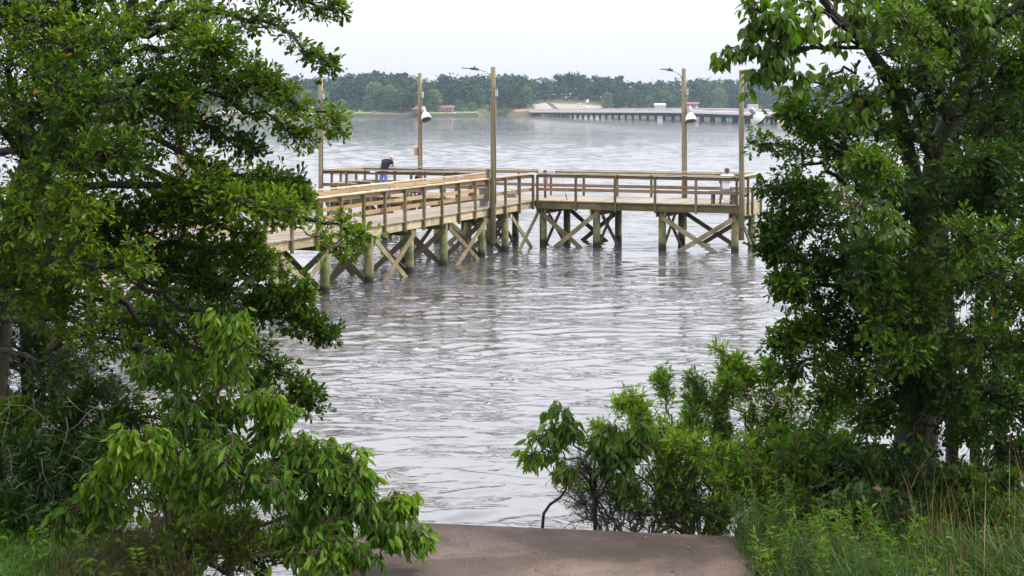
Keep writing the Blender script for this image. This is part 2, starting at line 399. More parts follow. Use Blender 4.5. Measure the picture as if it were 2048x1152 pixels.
for i, u in enumerate(us):
    pile(u, W0 + .28, .155); pile(u, W1 - .35, .155)
    cap((u, W0 + .02), (u, W1 - .02), (.18, 0))
    brace((u + .25, W0 + .3, 1.35), (u + .25, W1 - .9, -.3), W_brace_d, (0, 0, 1))
    brace((u - .25 if i else u + .30, W1 - .4, 1.35), (u - .25 if i else u + .30, W0 + .9, -.3), W_brace, (0, 0, 1))
for i in (0, 2, 4, 6):
    a, b_ = us[i], us[i + 1]
    brace((a + .05, W0 + .09, 1.35), (b_ - .25, W0 + .09, -.35), W_brace, (0, 0, 1))
    brace((b_ - .05, W0 + .04, 1.35), (a + .25, W0 + .04, -.35), W_brace, (0, 0, 1))
    brace((a + .05, W1 - .14, 1.35), (b_ - .25, W1 - .14, -.35), W_brace_d, (0, 0, 1))
    brace((b_ - .05, W1 - .09, 1.35), (a + .25, W1 - .09, -.35), W_brace_d, (0, 0, 1))
brace((UN + .08, 56.5, 1.40), (UN + .08, 59.1, -.3), W_brace, (0, 0, 1))
brace((UN + .13, 59.3, 1.40), (UN + .13, 56.7, -.3), W_brace, (0, 0, 1))

# railings
def post(u, w, z0=1.60, z1=3.02, s=.092):
    mb = MB(); pbox(mb, u - s / 2, u + s / 2, w - s / 2, w + s / 2, z0, z1); mb.build('post', W_post, pier)
def rail_run(p, q, out, cap_m, rail_m, name=('top_rail', 'side_rail', 'mid_rail'), gap=None):
    """p, q ends on the outer stringer line; out = unit vector pointing off the deck"""
    p = np.array(p, float); q = np.array(q, float); d = q - p; Ln = np.linalg.norm(d); d /= Ln; out = np.array(out, float)
    for nm, z, wd, h, off, m in ((name[0], CAPZ - .02, .21, .04, .02, cap_m), (name[1], 2.965, .04, .14, -.07, rail_m), (name[2], 2.40, .04, .135, -.07, rail_m)):
        mb = MB(); a = 0
        while a < Ln - .01:
            b_ = min(a + 4.27, Ln)
            P = p + d * (a + .004) + out * off; Q = p + d * (b_ - .004) + out * off
            zz = z + rs.uniform(-.006, .006)
            mb.bar(L3(P[0], P[1], zz), L3(Q[0], Q[1], zz + rs.uniform(-.004, .004)), wd, h); a = b_
        mb.build(nm, m, pier)
w = 24.0; k = 0
posts = [42.1 + 1.53 * j for j in range(-14, 12)]
for k, w in enumerate(posts):
    if w < WS: continue
    post(UN + .05, w, 1.57 if k % 2 else 1.50); post(UF - .05, w)
rail_run((UN, WS), (UN, W0 - .12), (1, 0), W_cap_w, W_rail_w)
rail_run((UF, WS), (UF, W0 - .3), (-1, 0), W_cap_w, W_rail_w)
nposts = 6
for j in range(nposts): post(UN + .12 + (U1 - UN - .18) * j / (nposts - 1) if j < nposts - 1 else U1 - .1, W0 - .05, 1.53)
for u in (-31.9, -30.4, -28.7, -27.1, -25.9): post(u, W0 - .05, 1.60)
for j in range(13): post(U0 + .1 + (U1 - U0 - .2) * j / 12, W1 + .05, 1.62)
for w in (W0 + .75, W0 + 1.6, W1 - .5): post(U0 - .08, w, 1.60)
for w in (W0 + .35, W0 + 1.15, W1 - .05): post(U1 + .08, w, 1.45, 3.02)
post(U1 + .08, W0 + 1.95, 1.45, 2.45)
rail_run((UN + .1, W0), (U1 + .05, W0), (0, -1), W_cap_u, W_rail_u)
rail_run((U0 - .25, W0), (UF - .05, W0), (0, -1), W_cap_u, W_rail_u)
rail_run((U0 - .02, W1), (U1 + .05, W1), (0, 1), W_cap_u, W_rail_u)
rail_run((U1, W0 + .14), (U1, W1 + .1), (1, 0), W_cap_w, W_rail_w)
rail_run((U0, W0 + .14), (U0, W1 - .1), (-1, 0), W_cap_w, W_rail_w)

# benches along the railings
def bench(u0, u1, w0, w1, label):
    b = empty('bench', PW((u0 + u1) / 2, (w0 + w1) / 2, DECK), -TH); tag(b, label, 'bench')
    hu, hw = (u1 - u0) / 2, (w1 - w0) / 2
    mb = MB(); n = 3
    for j in range(n):
        a = -hw + j * 2 * hw / n; mb.box(-hu, hu, a + .004, a + 2 * hw / n - .004, .50, .54)
    mb.build('seat', W_cap_u, b)
    for s in (-1, 1):
        for t in (-1, 1):
            mb = MB(); mb.box(s * (hu - .12) - .045, s * (hu - .12) + .045, t * (hw - .07) - .045, t * (hw - .07) + .045, 0, .44); mb.build('leg', W_post, b)
    mb = MB(); mb.box(-hu + .03, hu - .03, -.02, .02, .40, .497); mb.build('apron', W_under, b)
bench(-32.8, -31.7, W0 + .12, W0 + .5, 'short mossy wooden bench by the far left corner light pole')
bench(-32.85, -31.85, 61.3, 61.7, 'dark wooden bench with a white jug on it near the far left railing')
bench(-15.4, -14.3, W0 + .16, W0 + .56, 'wooden bench the man in the white shirt sits on')
bench(-26.7, -25.9, 60.9, 61.3, 'low wooden bench holding the orange cooler')
# ------------------------------------------------------------------ light poles
def light_pole(u, w, ztop, label, arm=None, flood=None, box=False, conduit=True, zbot=.55):
    t = empty('light_pole', PW(u, w, 0), -TH); tag(t, label, 'light pole', 'wooden light poles of the pier')
    mb = MB(); mb.tube([(rs.uniform(-.01, .01), 0, zbot), (.01, 0, 3), (-.005, .01, 5.2), (0, 0, ztop)], [.115, .108, .10, .092], 14); mb.build('pole', W_pole, t)
    if conduit:
        mb = MB(); mb.tube([(.125, -.02, 2.1), (.122, -.02, 4), (.115, -.02, ztop - .75)], .018, 6); mb.build('conduit', M_conduit, t)
        mb = MB(); mb.box(.10, .19, -.07, .03, ztop - 1.15, ztop - .92); mb.build('junction_box', M_steel, t)
    if arm:
        a = np.array((math.cos(R(arm[0])), math.sin(R(arm[0])), 0)); Ln = arm[1]; z = ztop - .3
        mb = MB(); mb.tube([a * .08 + (0, 0, z - .28), a * .12 + (0, 0, z - .05), a * .3 + (0, 0, z + .12), a * (Ln * .55) + (0, 0, z + .22)], [.028, .028, .026, .024], 8)
        mb.tube([a * .06 + (0, 0, z - .5), a * .2 + (0, 0, z - .62), a * -.1 + np.array((.13, -.03, z - .6))], .012, 6)
        mb.build('arm', M_steel, t)
        sd = np.array((-a[1], a[0], 0))
        hd = MB(); p0 = a * (Ln * .5) + (0, 0, z + .21); p1 = a * (Ln * .72) + (0, 0, z + .245); p2 = a * Ln + (0, 0, z + .27)
        hd.bar(p0, p1, .15, .09); hd.bar(p1 + (0, 0, .0), p2, .26, .035)
        h = hd.build('lamp_head', M_darksteel, t)
        q = MB(); c = (p0 + p1) / 2; q.tube([c + (0, 0, .04), c + (0, 0, .12)], [.04, .035], 8); q.build('photocell', M_blue, h)
    if flood:
        off, ax = np.array(flood[0], float), np.array(flood[1], float); ax /= np.linalg.norm(ax)
        f = MB(); f.tube([(0, 0, off[2] - .15), off * (.5, .5, 1) + (0, 0, -.12), off], [.025, .025, .03], 7)
        fb = f.build('flood_bracket', M_darksteel, t)
        s = MB(); s.lathe([(.0, -.30), (.09, -.29), (.11, -.25), (.11, -.05), (.09, .0)], off, ax, 10); s.build('ballast_housing', M_grey, t)
        for k in range(5):
            pass
        s = MB(); s.lathe([(.08, -.02), (.11, .02), (.17, .10), (.225, .20), (.235, .24), (.235, .265), (.22, .27), (.22, .295), (.245, .30), (.245, .33), (.20, .33)], off, ax, 20)
        rf = s.build('reflector', M_white, t)
        s = MB(); s.lathe([(.225, .332), (.22, .41), (.0, .43)], off, ax, 20); s.build('lamp_opening', M_glassdark, rf)
    if box:
        b = MB(); b.box(-.24, -.10, -.12, .06, 3.62, 3.98); b.build('meter_box', M_woodbox, t)
    return t
light_pole(-33.15, 59.15, 7.4, 'leftmost light pole at the near left corner of the platform, floodlight aimed left', None, ((-.42, -.1, 5.62), (-.45, -.35, -.95)))
light_pole(-30.1, 63.06, 7.46, 'light pole with a tan box, standing at the far railing left of the walkway', (215, 1.1), ((.26, -.05, 5.62), (.45, -.25, -.9)), True)
light_pole(-22.72, 54.26, 7.45, 'light pole standing on the near side of the walkway with a long arm', (180, 1.3), None)
light_pole(-17.44, 63.06, 7.55, 'light pole at the far railing of the right half of the platform', (215, 1.05), ((.28, -.05, 5.62), (.18, -.2, -.9)))
light_pole(-13.98, 59.12, 7.36, 'light pole at the near right corner with a white floodlight aimed right', None, ((.52, .1, 5.62), (.55, .45, -.8)), False, False)
light_pole(-22.72, 33.1, 5.8, 'short light pole near the shore, mostly hidden by the left tree', None, None, False, False)
mb = MB(); mb.box(-.07, .07, -.05, .05, .0, 1.25)   # short post beside the walkway pole
o = mb.build('post', W_post, pier); o.location = L3(-22.83, 54.02, 2.2)

# ------------------------------------------------------------------ signs
def words(name, txt, size, mat, parent, loc, rot):
    cu = bpy.data.curves.new(name, 'FONT'); cu.body = txt; cu.size = size; cu.extrude = .002; cu.align_x = 'CENTER'; cu.align_y = 'CENTER'
    tmp = bpy.data.objects.new(name, cu); COL.objects.link(tmp); bpy.context.view_layer.update()
    me = bpy.data.meshes.new_from_object(tmp.evaluated_get(bpy.context.evaluated_depsgraph_get()))
    bpy.data.objects.remove(tmp); me.materials.clear(); me.materials.append(mat)
    o = bpy.data.objects.new(name, me); COL.objects.link(o); o.parent = parent; o.location = loc; o.rotation_euler = rot; return o
s_ = 62.78 / (.3746 * 69.5 + 2781.6)
t = empty('sign', PW((.9272 * 69.5 - 1123.8) * s_, 62.76, 2.86), -TH); tag(t, 'long white no alcohol sign on the far railing', 'sign')
mb = MB(); mb.box(-.40, .40, -.006, .006, 0, .23); mb.build('board', M_white, t)
words('lettering', 'NO ALCOHOL', .155, M_ink, t, (0, -.011, .115), (R(90), 0, 0))
t = empty('sign', PW(-14.10, W0 + 1.45, 2.50), -TH + R(-90)); tag(t, 'square white sign with red lines on the right end railing', 'sign')
t.rotation_euler = (0, 0, -TH + R(-68))
mb = MB(); mb.box(-.31, .31, -.006, .006, 0, .50); mb.build('board', M_white, t)
mb = MB()
for z, hw in ((.38, .2), (.25, .12), (.12, .16)):
    x = -hw
    while x < hw: mb.box(x, x + .03, -.012, -.008, z - .03, z + .03); x += .05
mb.build('lettering', M_red, t)
mb = MB(); mb.box(-.13, .13, -.01, .01, 0, .06); o = mb.build('small_plaque', M_white, None); o.location = PW(-30.55, W0 - .125, 2.98); o.rotation_euler = (0, 0, -TH)
tag(o, 'tiny pale plaque on the near left railing', 'plaque')

# ------------------------------------------------------------------ things on the deck
t = empty('trash_can', PW(-23.32, 54.75, DECK), -TH); tag(t, 'grey plastic trash can beside the walkway light pole', 'trash can')
mb = MB(); mb.lathe([(.17, 0), (.175, .02), (.20, .66), (.205, .70)], (0, 0, 0), n=20); mb.build('body', M_plastic_grey, t)
mb = MB(); mb.lathe([(.215, .68), (.222, .70), (.222, .74), (.21, .75), (.15, .755), (.13, .74)], (0, 0, 0), n=20); mb.build('rim', M_plastic_grey, t)
t = empty('cooler', PW(-26.25, 61.1, DECK + .54), -TH); tag(t, 'bright orange cooler on the low bench behind the walkway railing', 'cooler')
mb = MB(); mb.box(-.25, .25, -.17, .17, 0, .34); mb.build('body', M_orange, t)
mb = MB(); mb.box(-.265, .265, -.185, .185, .342, .42); mb.build('lid', M_orange, t)
t = empty('tackle_box', PW(-24.55, 60.6, DECK), -TH); tag(t, 'yellow tackle box standing on the platform near the trash can', 'tackle box')
mb = MB(); mb.box(-.26, .26, -.13, .13, .0, .2); mb.build('base', M_plastic_grey, t)
mb = MB(); mb.box(-.265, .265, -.135, .135, .203, .30); mb.build('lid', M_yellow, t)
mb = MB(); mb.tube([(-.1, 0, .30), (-.09, 0, .36), (.09, 0, .36), (.1, 0, .30)], .012, 6); mb.build('handle', M_black, t)
def bag(loc, label, s=1.0):
    mb = MB(); mb.lathe([(.02, 0), (.13, .01), (.17, .09), (.15, .2), (.07, .27), (.03, .31), (.06, .36), (.01, .37)], (0, 0, 0), n=12)
    o = mb.build('plastic_bag', M_whitebag); me = o.data
    for v in me.vertices:
        v.co.x *= s * (1 + .25 * math.sin(v.co.z * 31 + v.co.y * 22)); v.co.y *= s * (1 + .2 * math.sin(v.co.x * 27)); v.co.z *= s
    o.location = loc; tag(o, label, 'bag')
bag(PW(-25.55, 60.5, DECK + .0), 'crumpled white plastic bag on the platform left of the yellow box', 1.25)
t = empty('jug', PW(-32.4, 61.5, DECK + .54), -TH); tag(t, 'white jug standing on the dark bench at the left', 'jug')
mb = MB(); mb.lathe([(.075, 0), (.085, .02), (.085, .14), (.05, .20), (.025, .22)], (0, 0, 0), n=14); mb.build('body', M_white, t)
mb = MB(); mb.tube([(.05, 0, .19), (.10, 0, .17), (.10, 0, .09), (.08, 0, .06)], .012, 6); mb.build('handle', M_white, t)
mb = MB(); mb.lathe([(.028, .222), (.028, .25), (.0, .252)], (0, 0, 0), n=10); mb.build('lid', M_white, t)
t = empty('bollard', PW(-23.05, 60.9, DECK), -TH); tag(t, 'slim rusty brown post with a dark rounded top where walkway meets platform', 'post')
mb = MB(); mb.tube([(0, 0, 0), (0, 0, 1.06)], .055, 12); mb.build('shaft', M_rust, t)
mb = MB(); mb.lathe([(.05, 1.062), (.085, 1.09), (.09, 1.15), (.06, 1.21), (.0, 1.22)], (0, 0, 0), n=12); mb.build('head', M_rust, t)
mb = MB(); mb.box(-.10, .10, .03, .05, .55, .9); mb.build('plate', M_grey, t)
def rod(p0, p1, label, reel=.12):
    p0 = np.array(p0); p1 = np.array(p1); t = empty('fishing_rod', p0); d = p1 - p0
    mb = MB(); mb.tube([(0, 0, 0), d * .2], .014, 7); mb.build('grip', M_black, t)
    mb = MB(); mb.tube([d * .2, d * .6, d], [.007, .005, .003], 6); mb.build('blank', M_black, t)
    c = d * reel; n_ = np.array((0, -1, 0)) * .05
    mb = MB(); mb.tube([c + n_ * .4, c + n_ * 2], [.03, .035], 10); mb.build('reel', M_darksteel, t)
    mb = MB(); mb.tube([d * .98, d + (0, 0, .003)], .005, 5); mb.build('tip', M_white, t); tag(t, label, 'fishing rod', 'fishing rods against the railings')
rod(PW(-21.55, 59.55, DECK), PW(-21.85, 59.35, 3.45), 'thin black fishing rod leaning on the near railing right of the walkway corner')
rod(PW(-32.0, 62.4, 1.96), PW(-31.95, 62.95, 3.4), 'thin fishing rod leaning on the far railing left of the man in black')

# ------------------------------------------------------------------ people
SKIN = flat('light skin', (.48, .26, .19), .6, 0, .05); SKIN_D = flat('brown skin', (.17, .08, .05), .6, 0, .05)
C_BLACK = flat('navy black cotton', (.012, .015, .028), .9); C_JEAN = flat('blue denim', (.13, .22, .45), .9); C_WHITE = flat('white cotton', (.78, .78, .82), .9, 0, .04)
C_GREY = flat('grey trousers', (.25, .23, .24), .9); C_BG = flat('blue grey cloth', (.14, .16, .19), .9); C_MAR = flat('dark red cloth', (.16, .03, .03), .9)
H_DARK = flat('dark hair', (.02, .012, .01), .8); H_CAP = flat('pale cap cloth', (.45, .45, .41), .9); H_SHORT = flat('short grey brown hair', (.07, .05, .045), .8)

def skin(name, J, E, mat, parent, root, sub=2):
    """continuous surface grown over a jointed skeleton; J: name -> (x, y, z, rx, ry)"""
    names = list(J); idx = {n: i for i, n in enumerate(names)}
    me = bpy.data.meshes.new(name); me.from_pydata([J[n][:3] for n in names], [(idx[a], idx[b]) for a, b in E], [])
    o = bpy.data.objects.new(name, me); COL.objects.link(o); o.parent = parent
    m = o.modifiers.new('skin', 'SKIN'); m.use_smooth_shade = True; m.branch_smoothing = .3
    o.modifiers.new('sub', 'SUBSURF').levels = sub; o.modifiers['sub'].render_levels = sub
    if not me.skin_vertices: me.attributes  # layer is made by the modifier
    sk = me.skin_vertices[0].data if me.skin_vertices else None
    if sk is None:
        bpy.context.view_layer.objects.active = o; bpy.ops.mesh.customdata_skin_add() if hasattr(bpy.ops.mesh, 'customdata_skin_add') else None
        sk = me.skin_vertices[0].data
    for n in names:
        sk[idx[n]].radius = (J[n][3], J[n][4] if len(J[n]) > 4 else J[n][3]); sk[idx[n]].use_root = (n == root)
    # turn it into a plain mesh
    bpy.context.view_layer.update(); dg = bpy.context.evaluated_depsgraph_get()
    m2 = bpy.data.meshes.new_from_object(o.evaluated_get(dg)); o.modifiers.clear(); o.data = m2
    m2.materials.clear(); m2.materials.append(mat)
    for p in m2.polygons: p.use_smooth = True
    return o

def person(label, loc, rz, P, skinm, shirt, trouser, hairm, hat=None, bulk=1.0):
    """P: joint positions"""
    t = empty('person', loc, rz); tag(t, label, 'person')
    J = {}; E = []
    def j(n, r, r2=None): J[n] = (*P[n], r, r2 or r)
    j('pelvis', .13, .10); j('spine', .125, .095); j('chest', .15, .10); j('neck', .055); j('head', .085, .095); j('crown', .075, .085)
    for a, b in (('pelvis', 'spine'), ('spine', 'chest'), ('chest', 'neck'), ('neck', 'head'), ('head', 'crown')): E.append((a, b))
    for s in 'LR':
        j('sh' + s, .06); j('el' + s, .042); j('wr' + s, .028); j('hip' + s, .085); j('kn' + s, .058); j('an' + s, .04); j('to' + s, .035, .03)
        E += [('chest', 'sh' + s), ('sh' + s, 'el' + s), ('el' + s, 'wr' + s), ('pelvis', 'hip' + s), ('hip' + s, 'kn' + s), ('kn' + s, 'an' + s), ('an' + s, 'to' + s)]
        w_ = np.array(P['wr' + s]); e_ = np.array(P['el' + s]); d = (w_ - e_) / np.linalg.norm(w_ - e_)
        sd = np.cross(d, (0, 0, 1.0)); sd /= max(np.linalg.norm(sd), 1e-6); dn = np.cross(sd, d)
        J['palm' + s] = (*(w_ + d * .07), .032, .018); E.append(('wr' + s, 'palm' + s))
        for k, (o_, ln) in enumerate(((-.030, .065), (-.010, .078), (.010, .074), (.030, .058))):
            a = w_ + d * .10 + sd * o_; b = a + d * ln * .55 - abs(1) * np.array((0, 0, .008)); c = b + d * ln * .35 - np.array((0, 0, .028))
            J[f'fa{k}{s}'] = (*a, .0095); J[f'fb{k}{s}'] = (*b, .0085); J[f'fc{k}{s}'] = (*c, .007)
            E += [('palm' + s, f'fa{k}{s}'), (f'fa{k}{s}', f'fb{k}{s}'), (f'fb{k}{s}', f'fc{k}{s}')]
        q = -1 if s == 'R' else 1
        a = w_ + d * .045 + sd * .04 * q; b = a + d * .035 + sd * .018 * q
        J['ta' + s] = (*a, .011); J['tb' + s] = (*b, .009); E += [('wr' + s, 'ta' + s), ('ta' + s, 'tb' + s)]
    body = skin('body', J, E, skinm, t, 'pelvis')
    # face and ears
    hd = np.array(P['head']); fw = np.array(P['face']); fw = fw / np.linalg.norm(fw); upv = np.array(P['crown']) - hd; upv /= np.linalg.norm(upv); rt = np.cross(fw, upv)
    mb = MB(); mb.lathe([(.004, .118), (.014, .10), (.02, .075)], hd - upv * .005, fw, 8)
    for s in (-1, 1): mb.lathe([(.006, 0), (.026, .005), (.024, .018), (.004, .022)], hd + rt * s * .083 - fw * .005, rt * s, 8)
    mb.bar(hd + fw * .085 - upv * .045 - rt * .024, hd + fw * .085 - upv * .045 + rt * .024, .02, .012)
    mb.build('face', skinm, t)
    mb = MB()
    for s in (-1, 1): mb.lathe([(.003, .085), (.012, .09), (.003, .098)], hd + rt * s * .033 + upv * .022, fw, 6)
    mb.build('eyes', M_ink, t)
    # hair or hat: a cap over the crown
    mb = MB(); c = hd + upv * .035 - fw * .012
    mb.lathe([(.098, -.045), (.104, .0), (.098, .045), (.075, .08), (.04, .098), (.002, .104)], c, upv, 16)
    if hat: mb.bar(c + fw * .06, c + fw * .17, .16, .012, upv)
    mb.build('hat' if hat else 'hair', hat or hairm, t)
    # clothes
    K = {n: (*P[n], a, b) for n, a, b in (('pelvis', .165 * bulk, .135 * bulk), ('spine', .165 * bulk, .135 * bulk), ('chest', .18 * bulk, .135 * bulk), ('neck', .075, .075))}
    K['hem'] = (*(np.array(P['pelvis']) - (np.array(P['spine']) - np.array(P['pelvis'])) * .45), .165 * bulk, .135 * bulk)
    EE = [('hem', 'pelvis'), ('pelvis', 'spine'), ('spine', 'chest'), ('chest', 'neck')]
    for s in 'LR':
        m_ = np.array(P['sh' + s]) * .3 + np.array(P['el' + s]) * .7
        K['sh' + s] = (*P['sh' + s], .09 * bulk, .09 * bulk); K['sl' + s] = (*m_, .08 * bulk, .08 * bulk); EE += [('chest', 'sh' + s), ('sh' + s, 'sl' + s)]
    skin('shirt', K, EE, shirt, t, 'chest')
    K = {'pelvis': (*P['pelvis'], .150, .125)}; EE = []
    for s in 'LR':
        K['hip' + s] = (*P['hip' + s], .11, .11); K['kn' + s] = (*P['kn' + s], .082, .082); K['an' + s] = (*(np.array(P['an' + s]) + (0, 0, .03)), .062, .062)
        EE += [('pelvis', 'hip' + s), ('hip' + s, 'kn' + s), ('kn' + s, 'an' + s)]
    skin('trousers', K, EE, trouser, t, 'pelvis')
    for s in 'LR':
        a = np.array(P['an' + s]); b = np.array(P['to' + s]); mb = MB(); d = (b - a); d[2] = 0
        mb.tube([a * (1, 1, 0) - d * .35 + (0, 0, .045), a * (1, 1, 0) + d * .3 + (0, 0, .05), a * (1, 1, 0) + d * 1.15 + (0, 0, .035)], [.042, .048, .036], 10); mb.build('shoe', M_black, t)
    return t

P1 = dict(pelvis=(0, -.06, .97), spine=(.04, -.02, 1.17), chest=(.10, .10, 1.40), neck=(.16, .23, 1.50), head=(.19, .34, 1.555), crown=(.205, .39, 1.64), face=(.1, .85, -.5),
          shL=(-.09, .12, 1.44), shR=(.30, .14, 1.42), elL=(-.12, .26, 1.22), elR=(.38, .24, 1.21), wrL=(.07, .38, 1.21), wrR=(.24, .42, 1.21),
          hipL=(-.10, -.06, .90), hipR=(.10, -.06, .90), knL=(-.12, -.04, .50), knR=(.12, -.02, .50), anL=(-.13, -.10, .09), anR=(.13, -.06, .09), toL=(-.15, .06, .04), toR=(.16, .10, .04))
person('man in a black shirt, blue jeans and pale cap leaning on the far railing', PW(-31.6, 62.35, DECK), -TH, P1, SKIN, C_BLACK, C_JEAN, H_SHORT, H_CAP, 1.3)
P2 = dict(pelvis=(0, 0, .66), spine=(-.01, .02, .86), chest=(0, .04, 1.08), neck=(.01, .06, 1.22), head=(.0, .09, 1.33), crown=(0, .10, 1.42), face=(-.3, .95, -.1),
          shL=(-.19, .04, 1.13), shR=(.20, .02, 1.13), elL=(-.30, .06, .88), elR=(.40, -.12, 1.12), wrL=(-.20, .26, .80), wrR=(.56, -.28, 1.20),
          hipL=(-.10, .04, .62), hipR=(.10, .04, .62), knL=(-.26, .38, .56), knR=(.16, .42, .58), anL=(-.34, .34, .09), anR=(.14, .20, .11), toL=(-.40, .48, .04), toR=(.15, .36, .04))
person('man in a white t-shirt sitting at the right end of the platform', PW(-14.72, W0 + .34, DECK), -TH, P2, SKIN_D, C_WHITE, C_GREY, H_SHORT, None, 1.25)
P3 = dict(pelvis=(0, .12, .13), spine=(0, .14, .32), chest=(0, .08, .52), neck=(0, .03, .66), head=(0, .0, .76), crown=(0, .0, .85), face=(.1, -.9, -.3),
          shL=(-.19, .07, .56), shR=(.19, .07, .56), elL=(-.26, -.06, .34), elR=(.26, -.06, .34), wrL=(-.12, -.24, .28), wrR=(.0, -.26, .28),
          hipL=(-.10, .08, .12), hipR=(.10, .08, .12), knL=(-.30, -.24, .38), knR=(.30, -.24, .38), anL=(-.20, -.46, .09), anR=(.20, -.46, .09), toL=(-.24, -.60, .04), toR=(.24, -.60, .04))
person('dark haired person sitting on the platform floor behind the walkway railing', PW(-28.95, 60.35, DECK), -TH, P3, SKIN, C_MAR, C_BG, H_DARK)
# ------------------------------------------------------------------ far shore
def interp(x, pts): return float(np.interp(x, [p[0] for p in pts], [p[1] for p in pts]))
SHORE = [(-900, 1060), (-230, 1060), (-215, 1020), (-150, 1030), (-60, 1040), (-25, 1050), (-12, 1180), (-4, 1150), (0, 1075), (12, 1070), (26, 1090), (60, 1120), (110, 1160), (180, 1280), (300, 1340), (900, 1300)]
def ground_far(X, Y):
    ys = np.interp(X, [p[0] for p in SHORE], [p[1] for p in SHORE]); d = Y - ys
    h = np.where(d < 0, -2.0, 1.5 + np.clip(d, 0, 40) * .03 + np.clip(d - 40, 0, 160) * .075)
    sp = np.exp(-((X - 12) / 20.0) ** 2) * np.exp(-((Y - 1092) / 20.0) ** 2) * 3.0
    rd = np.clip((X - 14) / 12, 0, 1) * np.clip((110 - X) / 30, 0, 1) * np.clip((d - 8) / 60, 0, 1) * 3.2
    h = h + np.where(d >= 0, sp * .9 + rd * (d < 150), 0)
    return h + np.where(d > 3, .5 * np.sin(X * .07) * np.cos(Y * .05), 0)
def land_mat(name, a, b_, c, s=.02):
    m, nt, b = mat_new(name); L = nt.links; g = nt.nodes.new('ShaderNodeNewGeometry')
    n = noise(nt, s, g.outputs['Position'], 8, .65); n2 = noise(nt, s * 22, g.outputs['Position'], 5, .6)
    r = ramp(nt, [(.35, a), (.5, b_), (.68, c)]); mxx = nt.nodes.new('ShaderNodeMath'); mxx.operation = 'MULTIPLY_ADD'; mxx.inputs[1].default_value = .5
    sb = nt.nodes.new('ShaderNodeMath'); sb.operation = 'SUBTRACT'; sb.inputs[1].default_value = .25
    L.new(n2.outputs['Fac'], mxx.inputs[0]); L.new(n.outputs['Fac'], sb.inputs[0]); L.new(sb.outputs[0], mxx.inputs[2]); L.new(mxx.outputs[0], r.inputs['Fac'])
    L.new(r.outputs[0], b.inputs['Base Color']); b.inputs['Roughness'].default_value = .95; b.inputs['Specular IOR Level'].default_value = .1
    return m
gx = np.arange(-900, 901, 6.0); gy = np.arange(1010, 1801, 5.0)
GX, GY = np.meshgrid(gx, gy); V = np.stack([GX, GY, ground_far(GX, GY)], -1).reshape(-1, 3)
n_ = len(gx); i = (np.arange(len(gy) - 1)[:, None] * n_ + np.arange(n_ - 1)[None, :]); F = np.stack([i, i + 1, i + n_ + 1, i + n_], -1).reshape(-1, 4)
o = mesh_np('far_shore_ground', V, F, land_mat('far shore soil', (.05, .065, .03), (.09, .09, .045), (.15, .12, .07)), smooth=True)
tag(o, 'low wooded ground of the far shore', kind='structure')

def sheet(name, pts, m, label, lift=.12, n=14):
    """patch draped over the far ground; pts = four corners (X, Y)"""
    p = [np.array(q, float) for q in pts]; a = np.linspace(0, 1, n)
    S, T = np.meshgrid(a, a); V = (p[0] * (1 - S)[..., None] + p[1] * S[..., None]) * (1 - T)[..., None] + (p[3] * (1 - S)[..., None] + p[2] * S[..., None]) * T[..., None]
    z = ground_far(V[..., 0], V[..., 1]) + lift; V = np.concatenate([V, z[..., None]], -1).reshape(-1, 3)
    i = (np.arange(n - 1)[:, None] * n + np.arange(n - 1)[None, :]); F = np.stack([i, i + 1, i + n + 1, i + n], -1).reshape(-1, 4)
    o = mesh_np(name, V, F, m, smooth=True); tag(o, label, kind='structure')
LAWN = land_mat('mown lawn', (.10, .16, .05), (.17, .22, .08), (.30, .27, .13), .05)
CLAY = land_mat('red clay', (.20, .12, .08), (.26, .16, .11), (.20, .18, .10), .06)
SAND = land_mat('pale sand', (.24, .20, .165), (.30, .26, .215), (.22, .21, .16), .05)
ROADM = land_mat('worn road', (.26, .23, .22), (.31, .27, .26), (.36, .33, .31), .05)
sheet('lawn', [(-128, 1036), (-98, 1040), (-98, 1085), (-128, 1080)], LAWN, 'green lawn behind the sea wall')
sheet('lawn', [(-62, 1044), (-22, 1054), (-26, 1090), (-62, 1085)], LAWN, 'dry lawn by the red roofed house')
sheet('clay_bank', [(-96, 1038), (-64, 1043), (-64, 1056), (-96, 1052)], CLAY, 'strip of bare red clay along the sea wall')
sheet('sand_bank', [(-205, 1023), (-132, 1034), (-134, 1085), (-205, 1075)], SAND, 'pale sandy bank at the left end of the far shore')
sheet('road', [(19, 1100), (34, 1102), (26, 1180), (14, 1180)], ROADM, 'road climbing away from the far bridge end', .25)
sheet('gravel_lot', [(38, 1112), (66, 1130), (76, 1185), (30, 1180)], SAND, 'pale gravel lot beside the road at the bridge end', .25)
sheet('clay_spit', [(-3, 1074), (22, 1078), (22, 1112), (-2, 1100)], CLAY, 'red clay spit below the bridge end', .2)
# stone sea wall
mb = MB(); x = -150.0
SW = flat('grey sea wall stone', (.17, .17, .13), .9, 0, .4)
while x < -26:
    y = interp(x, SHORE) - 1.2; mb.box(x, x + 1.5, y, y + 2.2, -.6, 1.75 + rs.uniform(-.15, .1)); x += 1.55
o = mb.build('sea_wall', SW); tag(o, 'long grey stone sea wall at the water edge of the far shore', 'sea wall')

